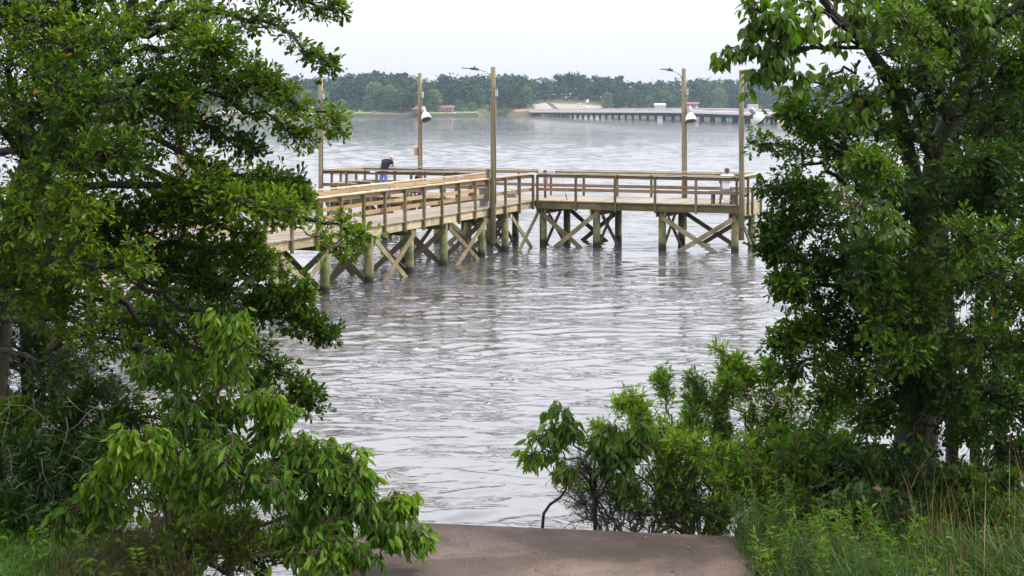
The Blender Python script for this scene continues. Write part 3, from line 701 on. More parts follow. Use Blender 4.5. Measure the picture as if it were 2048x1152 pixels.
# ---- trees of the far shore
def leaf_mat(name, cols, trans=.3, rough=.55, vscale=.25, spec=.3, obj_rand=0, dead=None):
    m, nt, b = mat_new(name); L = nt.links
    a = nt.nodes.new('ShaderNodeAttribute'); a.attribute_name = 'v'
    fac = a.outputs['Fac']
    if obj_rand:
        oi = nt.nodes.new('ShaderNodeObjectInfo'); q = nt.nodes.new('ShaderNodeMath'); q.operation = 'MULTIPLY_ADD'; q.inputs[1].default_value = obj_rand; L.new(oi.outputs['Random'], q.inputs[0])
        q2 = nt.nodes.new('ShaderNodeMath'); q2.operation = 'MULTIPLY'; q2.inputs[1].default_value = 1 - obj_rand; L.new(fac, q2.inputs[0]); L.new(q2.outputs[0], q.inputs[2]); fac = q.outputs[0]
    n = len(cols); r = ramp(nt, [(.965 * k / max(1, n - 1), c) for k, c in enumerate(cols)] + [(1.0, dead or cols[-1])]); L.new(fac, r.inputs['Fac'])
    L.new(r.outputs[0], b.inputs['Base Color']); b.inputs['Roughness'].default_value = rough; b.inputs['Specular IOR Level'].default_value = spec
    if trans > 0:
        tr = nt.nodes.new('ShaderNodeBsdfTranslucent'); hs = nt.nodes.new('ShaderNodeMixRGB'); hs.blend_type = 'MULTIPLY'; hs.inputs['Fac'].default_value = 1; hs.inputs[2].default_value = (1.5, 1.7, .5, 1)
        L.new(r.outputs[0], hs.inputs[1]); L.new(hs.outputs[0], tr.inputs['Color'])
        mxs = nt.nodes.new('ShaderNodeMixShader'); mxs.inputs['Fac'].default_value = trans
        L.new(b.outputs[0], mxs.inputs[1]); L.new(tr.outputs[0], mxs.inputs[2]); L.new(mxs.outputs[0], nt.nodes['Material Output'].inputs['Surface'])
    return m
def bark_mat(name, a, b_):
    m, nt, b = mat_new(name); g = nt.nodes.new('ShaderNodeTexCoord'); n = noise(nt, 1, g.outputs['Object'], 6, .7, (30, 30, 5))
    r = ramp(nt, [(.35, a), (.65, b_)]); nt.links.new(n.outputs['Fac'], r.inputs['Fac']); nt.links.new(r.outputs[0], b.inputs['Base Color'])
    b.inputs['Roughness'].default_value = .9; bp = nt.nodes.new('ShaderNodeBump'); bp.inputs['Distance'].default_value = .02; bp.inputs['Strength'].default_value = .6
    nt.links.new(n.outputs['Fac'], bp.inputs['Height']); nt.links.new(bp.outputs[0], b.inputs['Normal']); return m
F_BARK = bark_mat('far bark', (.10, .08, .06), (.26, .20, .16))
F_LEAF = {'broadleaf': leaf_mat('far broadleaf foliage', [(.012, .04, .016), (.028, .072, .022), (.075, .135, .034)], .15, .7, obj_rand=.6),
          'pine': leaf_mat('far pine foliage', [(.008, .026, .016), (.015, .042, .022), (.035, .07, .028)], .1, .7, obj_rand=.5),
          'pale': leaf_mat('far pale foliage', [(.05, .10, .03), (.09, .15, .045), (.14, .20, .06)], .15, .7, obj_rand=.5)}
def quads(P, s, rnd):
    n = len(P); a = rnd.normal(size=(n, 3)); a /= np.linalg.norm(a, axis=1)[:, None]; b_ = np.cross(a, rnd.normal(size=(n, 3))); b_ /= np.linalg.norm(b_, axis=1)[:, None]
    s = (s * rnd.uniform(.6, 1.3, n))[:, None]
    V = np.stack([P - a * s - b_ * s * .7, P + a * s * .9 - b_ * s, P + a * s + b_ * s * .8, P - a * s * .8 + b_ * s], 1).reshape(-1, 3)
    F = np.arange(4 * n).reshape(n, 4); return V, F
def crown_pts(kind, rnd):
    """clumps in a crown of unit height"""
    pts = []; vals = []
    if kind == 'pine': nc, zc = 34, (.34, .97)
    else: nc, zc = 56, (.10, .95)
    for k in range(nc):
        z = rnd.uniform(*zc); t = (z - zc[0]) / (zc[1] - zc[0])
        wdt = (.26 * math.sqrt(max(0.02, 1 - (2 * t - .75) ** 2 / 1.7)) if kind != 'pine' else .24 * (1.02 - t * .6))
        th = rnd.uniform(0, 6.28); rr = wdt * math.sqrt(rnd.uniform(.25, 1)); c = np.array((rr * math.cos(th), rr * math.sin(th), z))
        m = 24; q = rnd.normal(size=(m, 3)) * np.array((.045, .045, .032)) + c; pts.append(q); vals.append(np.clip(np.full(m, rnd.uniform(.1, .9)) + rnd.normal(size=m) * .12, 0, 1))
    return np.concatenate(pts), np.concatenate(vals)
protos = []
for k, kind in enumerate(('broadleaf', 'broadleaf', 'pine', 'pine', 'pale', 'broadleaf', 'pale')):
    rnd = np.random.RandomState(50 + k); P, v = crown_pts(kind, rnd); Vq, Fq = quads(P, .022, rnd)
    e = empty('pine_tree' if kind == 'pine' else 'broadleaf_tree', (0, 0, -500)); protos.append((kind, e))
    mesh_np('crown', Vq, Fq, F_LEAF[kind], e, np.repeat(v, 4))
    mb = MB(); mb.tube([(0, 0, -.06), (.004, .003, .3), (-.004, .0, .6), (.002, 0, .85)], [.017, .013, .009, .003], 6)
    for q in range(6):
        z = rnd.uniform(.35, .8); th = rnd.uniform(0, 6.28); mb.tube([(0, 0, z), (.13 * math.cos(th), .13 * math.sin(th), z + .07)], [.005, .002], 4)
    mb.build('trunk', F_BARK, e)
TOP = [(300, 172), (400, 168), (480, 165), (560, 158), (600, 151), (640, 163), (680, 152), (740, 143), (800, 148), (855, 156), (880, 152), (930, 152), (1000, 148), (1060, 152), (1100, 153), (1150, 143), (1180, 150), (1220, 149), (1262, 158), (1300, 160), (1350, 161), (1400, 156), (1450, 157), (1500, 161), (1560, 165), (1620, 170), (1700, 178), (1800, 182), (2000, 186), (2100, 188)]
SEC = {0: 'on the left part of the far shore', 1: 'behind the pale road at the bridge end', 2: 'on the far shore behind the bridge'}
used = set()
def far_tree(px, Y, ytop, pi, label=None, wide=1.0, sink=0.0):
    kind, e = protos[pi]; X = (px - 1024) * Y / FPX; z0 = float(ground_far(np.array(X), np.array(Y)))
    zt = EYE + (HOR - ytop) * Y / FPX; h = zt - z0 + sink
    if h < 3: return
    if pi in used: c = copy_tree(e)
    else: c = e; used.add(pi)
    c.location = (X, Y, z0 - sink); c.rotation_euler = (0, 0, rs.uniform(0, 6.28)); w_ = wide * max(h, 9) * rs.uniform(.85, 1.15); c.scale = (w_, w_, h)
    sec = 0 if px < 1010 else (1 if px < 1240 else 2)
    k2 = {'broadleaf': 'dark green broadleaf tree', 'pine': 'dark pine tree', 'pale': 'pale rounded tree'}[kind]
    tag(c, label or (k2 + ' ' + SEC[sec]), 'tree', 'trees of the far shore' if label else f'{kind} trees {SEC[sec]}'[:60])
for row, (d, fr, sp) in enumerate(((150, 1.0, 26), (95, .88, 25), (52, .70, 27))):
    px = 330.0 + row * 9
    while px < 2080:
        X0 = (px - 1024) * 1150 / FPX; Ys = interp(X0, SHORE) + d + rs.uniform(-9, 9)
        if row == 2 and (650 < px < 745 or 1060 < px < 1235 or 560 < px < 600 or 885 < px < 940): px += sp; continue
        if row == 1 and 1062 < px < 1200: Ys += 45
        yt = interp(px, TOP); yt = HOR - (HOR - yt) * fr * rs.uniform(.86, 1.07) * (1 if row else 1.0)
        if px < 1240: pi = int(rs.choice([0, 1, 5, 0, 3, 2, 5] if row < 2 else [0, 1, 5, 3, 4, 6]))
        else: pi = int(rs.choice([0, 1, 5, 0, 3] if row < 2 else [0, 1, 5, 4]))
        far_tree(px, Ys, yt, pi, wide=1.25 if row < 2 else 1.15); px += sp * rs.uniform(.75, 1.25)
for px, Y, yt, pi, w_, lb in ((655, 1062, 206, 4, 1.3, 'small round tree at the left edge of the green lawn'), (684, 1068, 198, 4, 1.2, 'taller round tree standing in the middle of the green lawn'),
        (708, 1058, 205, 0, 1.5, 'squat dark round tree on the right of the green lawn'), (733, 1064, 209, 4, 1.5, 'low bush-like tree at the right edge of the lawn'),
        (920, 1075, 199, 4, 1.3, 'round green tree right of the red roofed house'), (943, 1078, 203, 4, 1.2, 'small tree by the dry lawn, near the shore'),
        (1045, 1125, 196, 4, 1.5, 'pale willow-like tree on the clay spit left of the road'), (1028, 1140, 200, 4, 1.2, 'bushy tree at the waterline left of the clay spit'),
        (800, 1070, 172, 5, 1.3, 'large broad tree at the waterline left of the second light pole'), (765, 1068, 176, 1, 1.2, 'tall leafy tree behind the sea wall, left of centre'),
        (830, 1066, 170, 0, 1.2, 'tall leafy tree just left of the boathouse'), (880, 1100, 165, 2, 1.0, 'tall pine with a pale bare trunk beside the red roofed house'),
        (590, 1060, 185, 0, 1.0, 'dark tree on the pale sandy bank'), (575, 1062, 190, 1, 1.0, 'second dark tree on the pale sandy bank, left of the other'),
        (1215, 1165, 183, 4, 1.3, 'yellow green tree right of the gravel lot'), (1235, 1168, 186, 1, 1.3, 'rounded green tree behind the bridge, right of the gravel lot'),
        (1297, 1190, 190, 4, 1.2, 'pale green tree left of the white cottage'), (1350, 1190, 180, 5, 1.5, 'large round tree right of the white cottage'),
        (1436, 1230, 206, 4, 1.6, 'small pale dome-shaped tree behind the bridge')):
    far_tree(px, Y, yt, pi, lb, w_)
for kind, e in protos:
    if protos.index((kind, e)) not in used:
        for c in list(e.children): bpy.data.objects.remove(c)
        bpy.data.objects.remove(e)
# the dense wood behind and the undergrowth between the trunks
rnd = np.random.RandomState(5); P = []; vv = []
for k in range(900):
    px = rnd.uniform(250, 2150); X0 = (px - 1024) * 1180 / FPX; Y = interp(X0, SHORE) + rnd.uniform(60, 200); X = (px - 1024) * Y / FPX
    if 1055 < px < 1215 and Y < interp(X0, SHORE) + 110: continue
    z0 = float(ground_far(np.array(X), np.array(Y))); zt = EYE + (HOR - interp(px, TOP)) * Y / FPX
    c = np.array((X, Y, z0 + rnd.uniform(.05, .86) * (zt - z0))); m = 60; P.append(rnd.normal(size=(m, 3)) * (4.2, 4.2, 2.0) + c); vv.append(np.clip(np.full(m, rnd.uniform(0, .6)) + rnd.normal(size=m) * .1, 0, 1))
P = np.concatenate(P); Vq, Fq = quads(P, .8, rnd)
o = mesh_np('woodland', Vq, Fq, leaf_mat('woodland foliage', [(.007, .024, .013), (.014, .04, .018), (.032, .068, .024)], .1, .7), None, np.repeat(np.concatenate(vv), 4))
tag(o, 'dense dark woodland massed behind the trees of the far shore', 'woodland', kind='stuff')

# ---- buildings and other things of the far shore
M_brick = flat('red brick wall', (.20, .09, .07), .9); M_roofr = flat('red brown roof', (.20, .10, .08), .8); M_roofw = flat('white metal roof', (.75, .76, .78), .4); M_roofg = flat('grey roof', (.22, .22, .24), .7)
M_cream = flat('cream wall', (.62, .57, .42), .8); M_glass = flat('dark window glass', (.03, .04, .05), .1)
def house(name, label, px, Y, w, d, h, rh, wall, roof, ybase=None, nwin=3, porch=False):
    X = (px - 1024) * Y / FPX; z0 = float(ground_far(np.array(X), np.array(Y))) if ybase is None else EYE - (ybase - HOR) * Y / FPX
    t = empty(name, (X, Y, z0), rs.uniform(-.15, .15)); tag(t, label, 'house')
    mb = MB(); mb.box(-w / 2, w / 2, -d / 2, d / 2, -2, h); mb.build('wall', wall, t)
    mb = MB(); e = .5; V = [(-w/2-e, -d/2-e, h), (w/2+e, -d/2-e, h), (w/2+e, d/2+e, h), (-w/2-e, d/2+e, h), (-w/2-e, 0, h + rh), (w/2+e, 0, h + rh)]
    mb.add(V, [(0,1,5,4), (2,3,4,5), (1,2,5), (3,0,4), (3,2,1,0)]); r_ = mb.build('roof', roof, t)
    for k in range(nwin):
        x = -w / 2 + w * (k + .5) / nwin; mb = MB(); mb.box(x - .65, x + .65, -d / 2 - .06, -d / 2 - .005, h * .35, h * .8); f = mb.build('window', M_white, t)
        mb = MB(); mb.box(x - .5, x + .5, -d / 2 - .09, -d / 2 - .065, h * .4, h * .75); mb.build('pane', M_glass, f)
    mb = MB(); mb.box(w * .28, w * .28 + 1, -d / 2 - .08, -d / 2 - .004, 0, 2.1); mb.build('door', M_white, t)
    return t
house('brick_house', 'long red brick house with white trimmed windows at the left shore', 894, 1085, 13, 8, 2.8, 1.8, M_brick, M_roofr, None, 4)
house('cottage', 'small white cottage with a pale roof behind the bridge', 1320, 1150, 8, 6, 2.6, 1.2, flat('dull white wall', (.5, .5, .5)), M_roofw, 217, 2)
house('house', 'reddish house half hidden behind the bridge, right of the white cottage', 1385, 1160, 9, 7, 3.6, 1.4, M_brick, M_roofr, 217, 2)
house('house', 'yellow house with a red roof at the right end of the far shore', 1563, 1230, 10, 7, 3.6, 3.0, M_cream, M_roofr, 218, 2)
house('house', 'pinkish low house left of the pale gravel lot pole', 1505, 1240, 8, 6, 2.8, 1.0, M_cream, M_roofg, 218, 2)
house('cabin', 'dark brown cabin roof in the wood behind the boathouse', 612, 1080, 9, 7, 3, 1.6, M_brick, M_roofg, None, 3)
# boathouse on posts
t = empty('boathouse', tuple(at(838, 231, 1036)[:2]) + (0,)); tag(t, 'small open boathouse on posts at the sea wall', 'boathouse')
mb = MB(); mb.box(-4.2, 4.2, -3, 3, 1.2, 1.5); mb.build('floor', W_under, t)
mb = MB(); mb.add([(-4.6,-3.4,4.6),(4.6,-3.4,4.6),(4.6,3.4,4.6),(-4.6,3.4,4.6),(-1,0,7.4),(1,0,7.4)], [(0,1,5,4),(2,3,4,5),(1,2,5),(3,0,4),(3,2,1,0)]); mb.build('roof', M_roofr, t)
mb = MB(); mb.box(-3.9, 1.0, -2.4, 2.4, 1.51, 4.58); mb.build('wall', flat('brown boathouse wall', (.16, .10, .07), .9), t)
for x in (-4, 0, 4):
    for y in (-2.8, 2.8): mb = MB(); mb.box(x - .15, x + .15, y - .15, y + .15, -1, 4.6); mb.build('post', W_under, t)
# parked vehicles near the gravel lot
def car(px, Y, py, label, mat, rz):
    p = at(px, py, Y); t = empty('parked_car', p, rz); tag(t, label, 'car')
    V = [(-2.3,.5),(-2.2,.95),(-1.5,1.05),(-1.0,1.65),(.6,1.7),(1.2,1.1),(2.2,1.0),(2.3,.5)]
    mb = MB(); vs = [(x, -.85, z) for x, z in V] + [(x, .85, z) for x, z in V]; n = len(V)
    mb.add(vs, [tuple(range(n)), tuple(range(2*n-1, n-1, -1))] + [(i, (i+1) % n + 0, (i+1) % n + n, i + n) for i in range(n)]); mb.build('body', mat, t)
    mb = MB(); mb.box(-1.1, .7, -.865, .865, 1.15, 1.55); mb.build('window', M_glass, t)
    for x in (-1.4, 1.4):
        for s in (-1, 1): mb = MB(); mb.tube([(x, s * .7, .35), (x, s * .9, .35)], .35, 12); mb.build('wheel', M_black, t)
car(1160, 1170, 209.8, 'white car parked at the top of the gravel lot', M_white, .2)
t = empty('shop_sign', at(1175, 216, 1150)); tag(t, 'white roadside sign with dark frame beside the gravel lot', 'sign')
mb = MB(); mb.box(-.9, .9, -.15, .15, 4.2, 6.6); mb.build('panel', M_white, t)
mb = MB(); mb.box(-1.2, 1.2, -.15, .15, 0.2, 1.9); mb.build('panel', M_white, t)
mb = MB(); mb.box(-.15, .15, .16, .4, -1, 6.6); mb.build('post', M_darksteel, t)
t = empty('street_lamp', at(1170, 214, 1140)); tag(t, 'thin white street lamp beside the gravel lot', 'street lamp')
mb = MB(); mb.tube([(0, 0, -2), (0, 0, 5)], .10, 6); mb.build('pole', M_steel, t)
mb = MB(); mb.tube([(0, 0, 5), (-.5, 0, 5.6), (-1.4, 0, 5.9)], .07, 6); mb.build('arm', M_steel, t)
for px, Y, yt, lb in ((555, 2000, 118, 'faint thin radio mast above the wood on the left'), (1103, 2000, 128, 'faint thin radio mast above the wood behind the road')):
    p = at(px, HOR, Y); t = empty('radio_mast', (p[0], Y, 0)); tag(t, lb, 'radio mast'); zt = EYE + (HOR - yt) * Y / FPX
    mb = MB(); mb.tube([(0, 0, 0), (0, 0, zt)], [.35, .2], 4); mb.build('mast', M_grey, t)
# boat on the left bank and white things
t = empty('boat', at(905, 227.5, 1055)); tag(t, 'small white boat on the bank below the brick house', 'boat')
mb = MB(); mb.add([(-2.6,-.9,.9),(-2.6,.9,.9),(2,.9,1),(3,0,1.2),(2,-.9,1),(-2.4,-.5,0),(-2.4,.5,0),(1.6,.4,0),(1.6,-.4,0)], [(0,1,2,3,4),(0,5,6,1),(1,6,7,2),(2,7,3),(3,7,8),(4,3,8),(0,4,8,5),(5,8,7,6)]); mb.build('hull', M_white, t)
mb = MB(); mb.box(-.8, .4, -.5, .5, 1.0, 1.7); mb.build('cabin', M_glass, t)

# ---- road bridge
BR = [(15, 1092, 4.6), (17, 1080, 4.6), (26, 1005, 4.9), (35.8, 925, 5.1), (47, 855, 5.3), (56, 800, 5.45), (64.5, 745, 5.6), (75, 680, 5.8), (84, 625, 5.6), (92, 575, 5.3), (99, 530, 5.0), (107, 488, 4.75), (122, 390, 4.5), (150, 200, 4.4)]
bt = empty('road_bridge', (99, 530, 0)); tag(bt, 'long low concrete road bridge on many piers crossing to the far shore', 'bridge')
bo = np.array((99, 530, 0.0))
arr = np.array(BR, float); ln = np.concatenate([[0], np.cumsum(np.linalg.norm(np.diff(arr[:, :2], axis=0), axis=1))])
def bpt(s): return np.array([np.interp(s, ln, arr[:, k]) for k in range(3)])
def ribbon(name, mat, w0, w1, z0, z1):
    ss = np.arange(0, ln[-1], 12.0); mb = MB(); vs = []; fs = []
    for k, s in enumerate(ss):
        p = bpt(s); d = bpt(min(s + 3, ln[-1])) - bpt(max(s - 3, 0)); d[2] = 0; d /= np.linalg.norm(d); n = np.array((d[1], -d[0], 0))
        if n[0] > 0: n = -n          # n points to the camera side (left)
        for w_, z in ((w0, z0), (w1, z0), (w1, z1), (w0, z1)): vs.append(p * (1, 1, 0) + n * w_ + (0, 0, p[2] + z) - bo)
    for k in range(len(ss) - 1):
        for q in range(4): fs.append((k*4+q, k*4+(q+1) % 4, k*4+4+(q+1) % 4, k*4+4+q))
    mb.add(vs, fs); mb.build(name, mat, bt)
CONC = flat('bridge concrete', (.62, .55, .55), .9, 0, .2); CONC_R = flat('pale parapet concrete', (.48, .45, .45), .9, 0, .3); GIRD = flat('dark green girder', (.05, .075, .072), .8)
CONC_P = flat('dark pier concrete', (.11, .105, .11), .9, 0, .3)  # piers much darker than the deck concrete, mottled
ribbon('deck', CONC, -5, 5, -2.3, -1.25); ribbon('girder', GIRD, -4.2, 4.2, -3.1, -2.31)
ribbon('guard_rail', CONC_R, 4.75, 5.0, -.45, -.05); ribbon('guard_rail', CONC_R, -5.0, -4.75, -.45, -.05)
mb = MB(); s = 6.0
while s < ln[-1]:
    p = bpt(s); d = bpt(min(s + 3, ln[-1])) - bpt(max(s - 3, 0)); d[2] = 0; d /= np.linalg.norm(d); n = np.array((d[1], -d[0], 0)); n = -n if n[0] > 0 else n
    for w_ in (4.88, -4.88):
        c = p * (1, 1, 0) + n * w_ + (0, 0, p[2] - .82) - bo; mb.bar(c - d * .25, c + d * .25, .2, .85)
    s += 1.9 if p[1] < 900 else 3.0
mb.build('rail_posts', CONC_R, bt)
s = 60.0
while s < ln[-1] - 20:
    p = bpt(s); d = bpt(s + 3) - bpt(s - 3); d[2] = 0; d /= np.linalg.norm(d); n = np.array((d[1], -d[0], 0)); n = -n if n[0] > 0 else n
    mb = MB(); c = p * (1, 1, 0) + (0, 0, p[2] - 3.45) - bo; mb.bar(c - n * 3.4, c + n * 3.4, 1.2, .6)
    for w_ in (-1.9, 1.9):
        q = p * (1, 1, 0) + n * w_ - bo; mb.box(q[0] - .5, q[0] + .5, q[1] - .5, q[1] + .5, -1.5, p[2] - 3.801)
    mb.build('bridge_pier', CONC_P, bt)
    s += 15.5
# ------------------------------------------------------------------ near bank and slab
GZ = EYE - 2.4
def edgeY(X): return np.interp(X, [-30, -16, -13, -6, -1.9, -1.5, 1.12, 1.3, 1.6, 2.2, 8, 14, 30], [60, 34, 20, 9.0, 8.5, 7.4, 7.4, 8.7, 9.1, 9.7, 9.9, 10.5, 14])
def ground_near(X, Y):
    d = Y - edgeY(X); b_ = .03 * np.sin(3.1 * X + 1.3 * Y) + .025 * np.sin(7.3 * X - 4.1 * Y + 1)
    hill = GZ - .03 + b_ - .045 + .05 * np.clip(4 - Y, 0, 40) * .6
    return np.where(d < 0, hill, np.maximum(hill - d * 1.7, -1.4))
gx = np.concatenate([np.arange(-60, -6, 1.0), np.arange(-6, 7, .1), np.arange(7, 60, 1.0)]); gy = np.concatenate([np.arange(-25, 5, 1.0), np.arange(5, 13, .1), np.arange(13, 64, 1.0)])
GX, GY = np.meshgrid(gx, gy); V = np.stack([GX, GY, ground_near(GX, GY)], -1).reshape(-1, 3)
n_ = len(gx); i = (np.arange(len(gy) - 1)[:, None] * n_ + np.arange(n_ - 1)[None, :]); F = np.stack([i, i + 1, i + n_ + 1, i + n_], -1).reshape(-1, 4)
o = mesh_np('ground', V, F, land_mat('bank soil', (.035, .026, .015), (.07, .05, .03), (.06, .075, .025), 1.5), smooth=True); tag(o, 'dark soil of the near bank sloping to the water', kind='structure')

def slab_mat():
    m, nt, b = mat_new('brown aggregate concrete'); L = nt.links; g = nt.nodes.new('ShaderNodeTexCoord'); P = g.outputs['Object']
    n1 = noise(nt, 1.7, P, 6, .6); n2 = noise(nt, 70, P, 6, .75); n3 = noise(nt, 1, P, 5, .6, (1.4, 3.6, 1), .6)
    r1 = ramp(nt, [(.34, (.044, .029, .022)), (.5, (.075, .050, .038)), (.64, (.135, .094, .072))]); L.new(n1.outputs['Fac'], r1.inputs['Fac'])
    r2 = ramp(nt, [(.36, (.5, .45, .45)), (.5, (1, 1, 1)), (.64, (1.7, 1.7, 1.65))]); L.new(n2.outputs['Fac'], r2.inputs['Fac'])
    m1 = nt.nodes.new('ShaderNodeMixRGB'); m1.blend_type = 'MULTIPLY'; m1.inputs['Fac'].default_value = .8; L.new(r1.outputs[0], m1.inputs[1]); L.new(r2.outputs[0], m1.inputs[2])
    r3 = ramp(nt, [(.52, (0, 0, 0)), (.70, (1, 1, 1))]); L.new(n3.outputs['Fac'], r3.inputs['Fac'])
    m2 = nt.nodes.new('ShaderNodeMixRGB'); m3_ = nt.nodes.new('ShaderNodeMath'); m3_.operation = 'MULTIPLY'; m3_.inputs[1].default_value = .55; L.new(r3.outputs[0], m3_.inputs[0])
    L.new(m3_.outputs[0], m2.inputs['Fac']); L.new(m1.outputs[0], m2.inputs[1]); m2.inputs[2].default_value = (.17, .14, .12, 1)
    vo = nt.nodes.new('ShaderNodeTexVoronoi'); vo.inputs['Scale'].default_value = 30; L.new(P, vo.inputs['Vector'])
    r4 = ramp(nt, [(.05, (1, 1, 1)), (.085, (0, 0, 0))]); L.new(vo.outputs['Distance'], r4.inputs['Fac'])
    n5 = noise(nt, 9, P, 2); r5 = ramp(nt, [(.56, (0, 0, 0)), (.6, (1, 1, 1))]); L.new(n5.outputs['Fac'], r5.inputs['Fac'])
    mm = nt.nodes.new('ShaderNodeMath'); mm.operation = 'MULTIPLY'; L.new(r4.outputs[0], mm.inputs[0]); L.new(r5.outputs[0], mm.inputs[1])
    m4 = nt.nodes.new('ShaderNodeMixRGB'); L.new(mm.outputs[0], m4.inputs['Fac']); L.new(m2.outputs[0], m4.inputs[1]); m4.inputs[2].default_value = (.03, .022, .018, 1)
    L.new(m4.outputs[0], b.inputs['Base Color']); b.inputs['Roughness'].default_value = .85
    bp = nt.nodes.new('ShaderNodeBump'); bp.inputs['Distance'].default_value = .006; bp.inputs['Strength'].default_value = .6; L.new(n2.outputs['Fac'], bp.inputs['Height']); L.new(bp.outputs[0], b.inputs['Normal'])
    return m
so = np.array((.3, 8.0, GZ))
BL, BRt, d1, d2 = np.array((-.72, 8.71)), np.array((1.37, 8.39)), np.array((-.37, -.93)), np.array((-.17, -.985))
me = bpy.data.meshes.new('slab')
import bmesh
bm = bmesh.new(); rings = []
nb = 14
top = [BL + (BRt - BL) * t for t in np.linspace(0, 1, nb)]; bot = [(BL + d1 * 4.5) * (1 - t) + (BRt + d2 * 4.5) * t for t in np.linspace(0, 1, nb)]
vt = [bm.verts.new((p[0] - so[0], p[1] - so[1] + rs.uniform(-.004, .004), .0)) for p in top]; vb = [bm.verts.new((p[0] - so[0], p[1] - so[1], 0)) for p in bot]
for k in range(nb - 1): bm.faces.new((vb[k], vb[k + 1], vt[k + 1], vt[k]))
ex = bmesh.ops.extrude_face_region(bm, geom=list(bm.faces))
for v in [g for g in ex['geom'] if isinstance(g, bmesh.types.BMVert)]: v.co.z -= .26
bmesh.ops.recalc_face_normals(bm, faces=bm.faces)
bmesh.ops.bevel(bm, geom=[e for e in bm.edges if len(e.link_faces) == 2 and e.calc_face_angle() > 1], offset=.012, segments=2, affect='EDGES')
bm.to_mesh(me); bm.free(); me.materials.append(slab_mat()); o = bpy.data.objects.new('concrete_slab', me); COL.objects.link(o); o.location = so
tag(o, 'brown rough concrete slab jutting out over the water at the bank', 'slab')

# ------------------------------------------------------------------ foliage machinery
T_OAK = (np.array([(0, 0, 0), (0, .5, -.02), (0, 1, -.06), (-.10, .30, .02), (-.38, .72, .07), (-.26, .97, .03), (.10, .30, .02), (.38, .72, .07), (.26, .97, .03)]),
         [(0, 1, 3), (3, 1, 4), (4, 1, 2), (4, 2, 5), (0, 6, 1), (6, 7, 1), (7, 2, 1), (7, 8, 2)])
T_LOBED = (np.array([(0, 0, 0), (0, .5, -.02), (0, 1, -.08), (-.07, .3, .0), (-.42, .55, .05), (-.15, .62, .02), (-.36, .88, .03), (.07, .3, .0), (.42, .58, .05), (.15, .62, .02), (.33, .9, .03)]),
         [(0, 1, 3), (3, 1, 4), (4, 1, 5), (5, 1, 2), (5, 2, 6), (0, 7, 1), (7, 8, 1), (8, 9, 1), (9, 2, 1), (9, 10, 2)])
T_OVAL = (np.array([(0, 0, 0), (0, .33, -.03), (0, .7, -.08), (0, 1.06, -.2), (-.34, .28, .06), (-.42, .6, .01), (-.18, .88, -.09), (.34, .28, .06), (.42, .6, .01), (.18, .88, -.09)]),
          [(0, 1, 4), (4, 1, 5), (5, 1, 2), (5, 2, 6), (6, 2, 3), (0, 7, 1), (7, 8, 1), (8, 2, 1), (8, 9, 2), (9, 3, 2)])
T_LANCE = (np.array([(0, 0, 0), (0, .5, -.03), (0, 1, -.12), (-.36, .42, .06), (.36, .42, .06)]), [(0, 1, 3), (3, 1, 2), (0, 4, 1), (4, 2, 1)])
T_BLADE = (np.array([(-.5, 0, 0), (.5, 0, 0), (0, 1, 0)]), [(0, 1, 2)])

def nrm(a): return a / np.maximum(np.linalg.norm(a, axis=-1, keepdims=True), 1e-9)
class Leaves:
    def __init__(s): s.P = []; s.D = []; s.N = []; s.L = []; s.W = []; s.v = []
    def add(s, P, D, N, L, W, v):
        n = len(P); s.P.append(P); s.D.append(nrm(D)); s.N.append(N); s.L.append(np.broadcast_to(L, n)); s.W.append(np.broadcast_to(W, n)); s.v.append(np.broadcast_to(v, n))
    def count(s): return sum(len(p) for p in s.P)
    def build(s, name, T, mat, parent, origin=(0, 0, 0)):
        P, D, N, L, W, v = (np.concatenate(a) for a in (s.P, s.D, s.N, s.L, s.W, s.v)); dr = np.random.RandomState(len(P)); v = np.where(dr.rand(len(P)) < .006, 1.0, v * .96)
        S = nrm(np.cross(D, N)); N = np.cross(S, D); t, f = T
        V = P[:, None] + S[:, None] * (t[:, 0][None, :, None] * W[:, None, None]) + D[:, None] * (t[:, 1][None, :, None] * L[:, None, None]) + N[:, None] * (t[:, 2][None, :, None] * L[:, None, None])
        V = V - np.array(origin); k = len(t); F = (np.arange(len(P))[:, None, None] * k + np.array(f)[None]).reshape(-1, 3)
        return mesh_np(name, V.reshape(-1, 3), F, mat, parent, np.repeat(v, k), smooth=True)
class Tubes:
    """many thin three sided twigs"""
    def __init__(s): s.V = []; s.F = []; s.n = 0
    def add(s, A, B, ra, rb):
        n = len(A); d = nrm(B - A); sd = nrm(np.cross(d, np.array((.3, .2, .93)))); u = np.cross(sd, d)
        ang = np.array([0, 2.094, 4.189]); off = sd[:, None] * np.cos(ang)[None, :, None] + u[:, None] * np.sin(ang)[None, :, None]
        ra = np.broadcast_to(ra, n)[:, None, None]; rb = np.broadcast_to(rb, n)[:, None, None]
        V = np.concatenate([A[:, None] + off * ra, B[:, None] + off * rb], 1); base = np.arange(n)[:, None, None] * 6 + s.n
        F = np.array([(0, 1, 4, 3), (1, 2, 5, 4), (2, 0, 3, 5)])[None] + base; s.V.append(V.reshape(-1, 3)); s.F.append(F.reshape(-1, 4)); s.n += 6 * n
    def build(s, name, mat, parent, origin=(0, 0, 0)): return mesh_np(name, np.concatenate(s.V) - np.array(origin), np.concatenate(s.F), mat, parent)
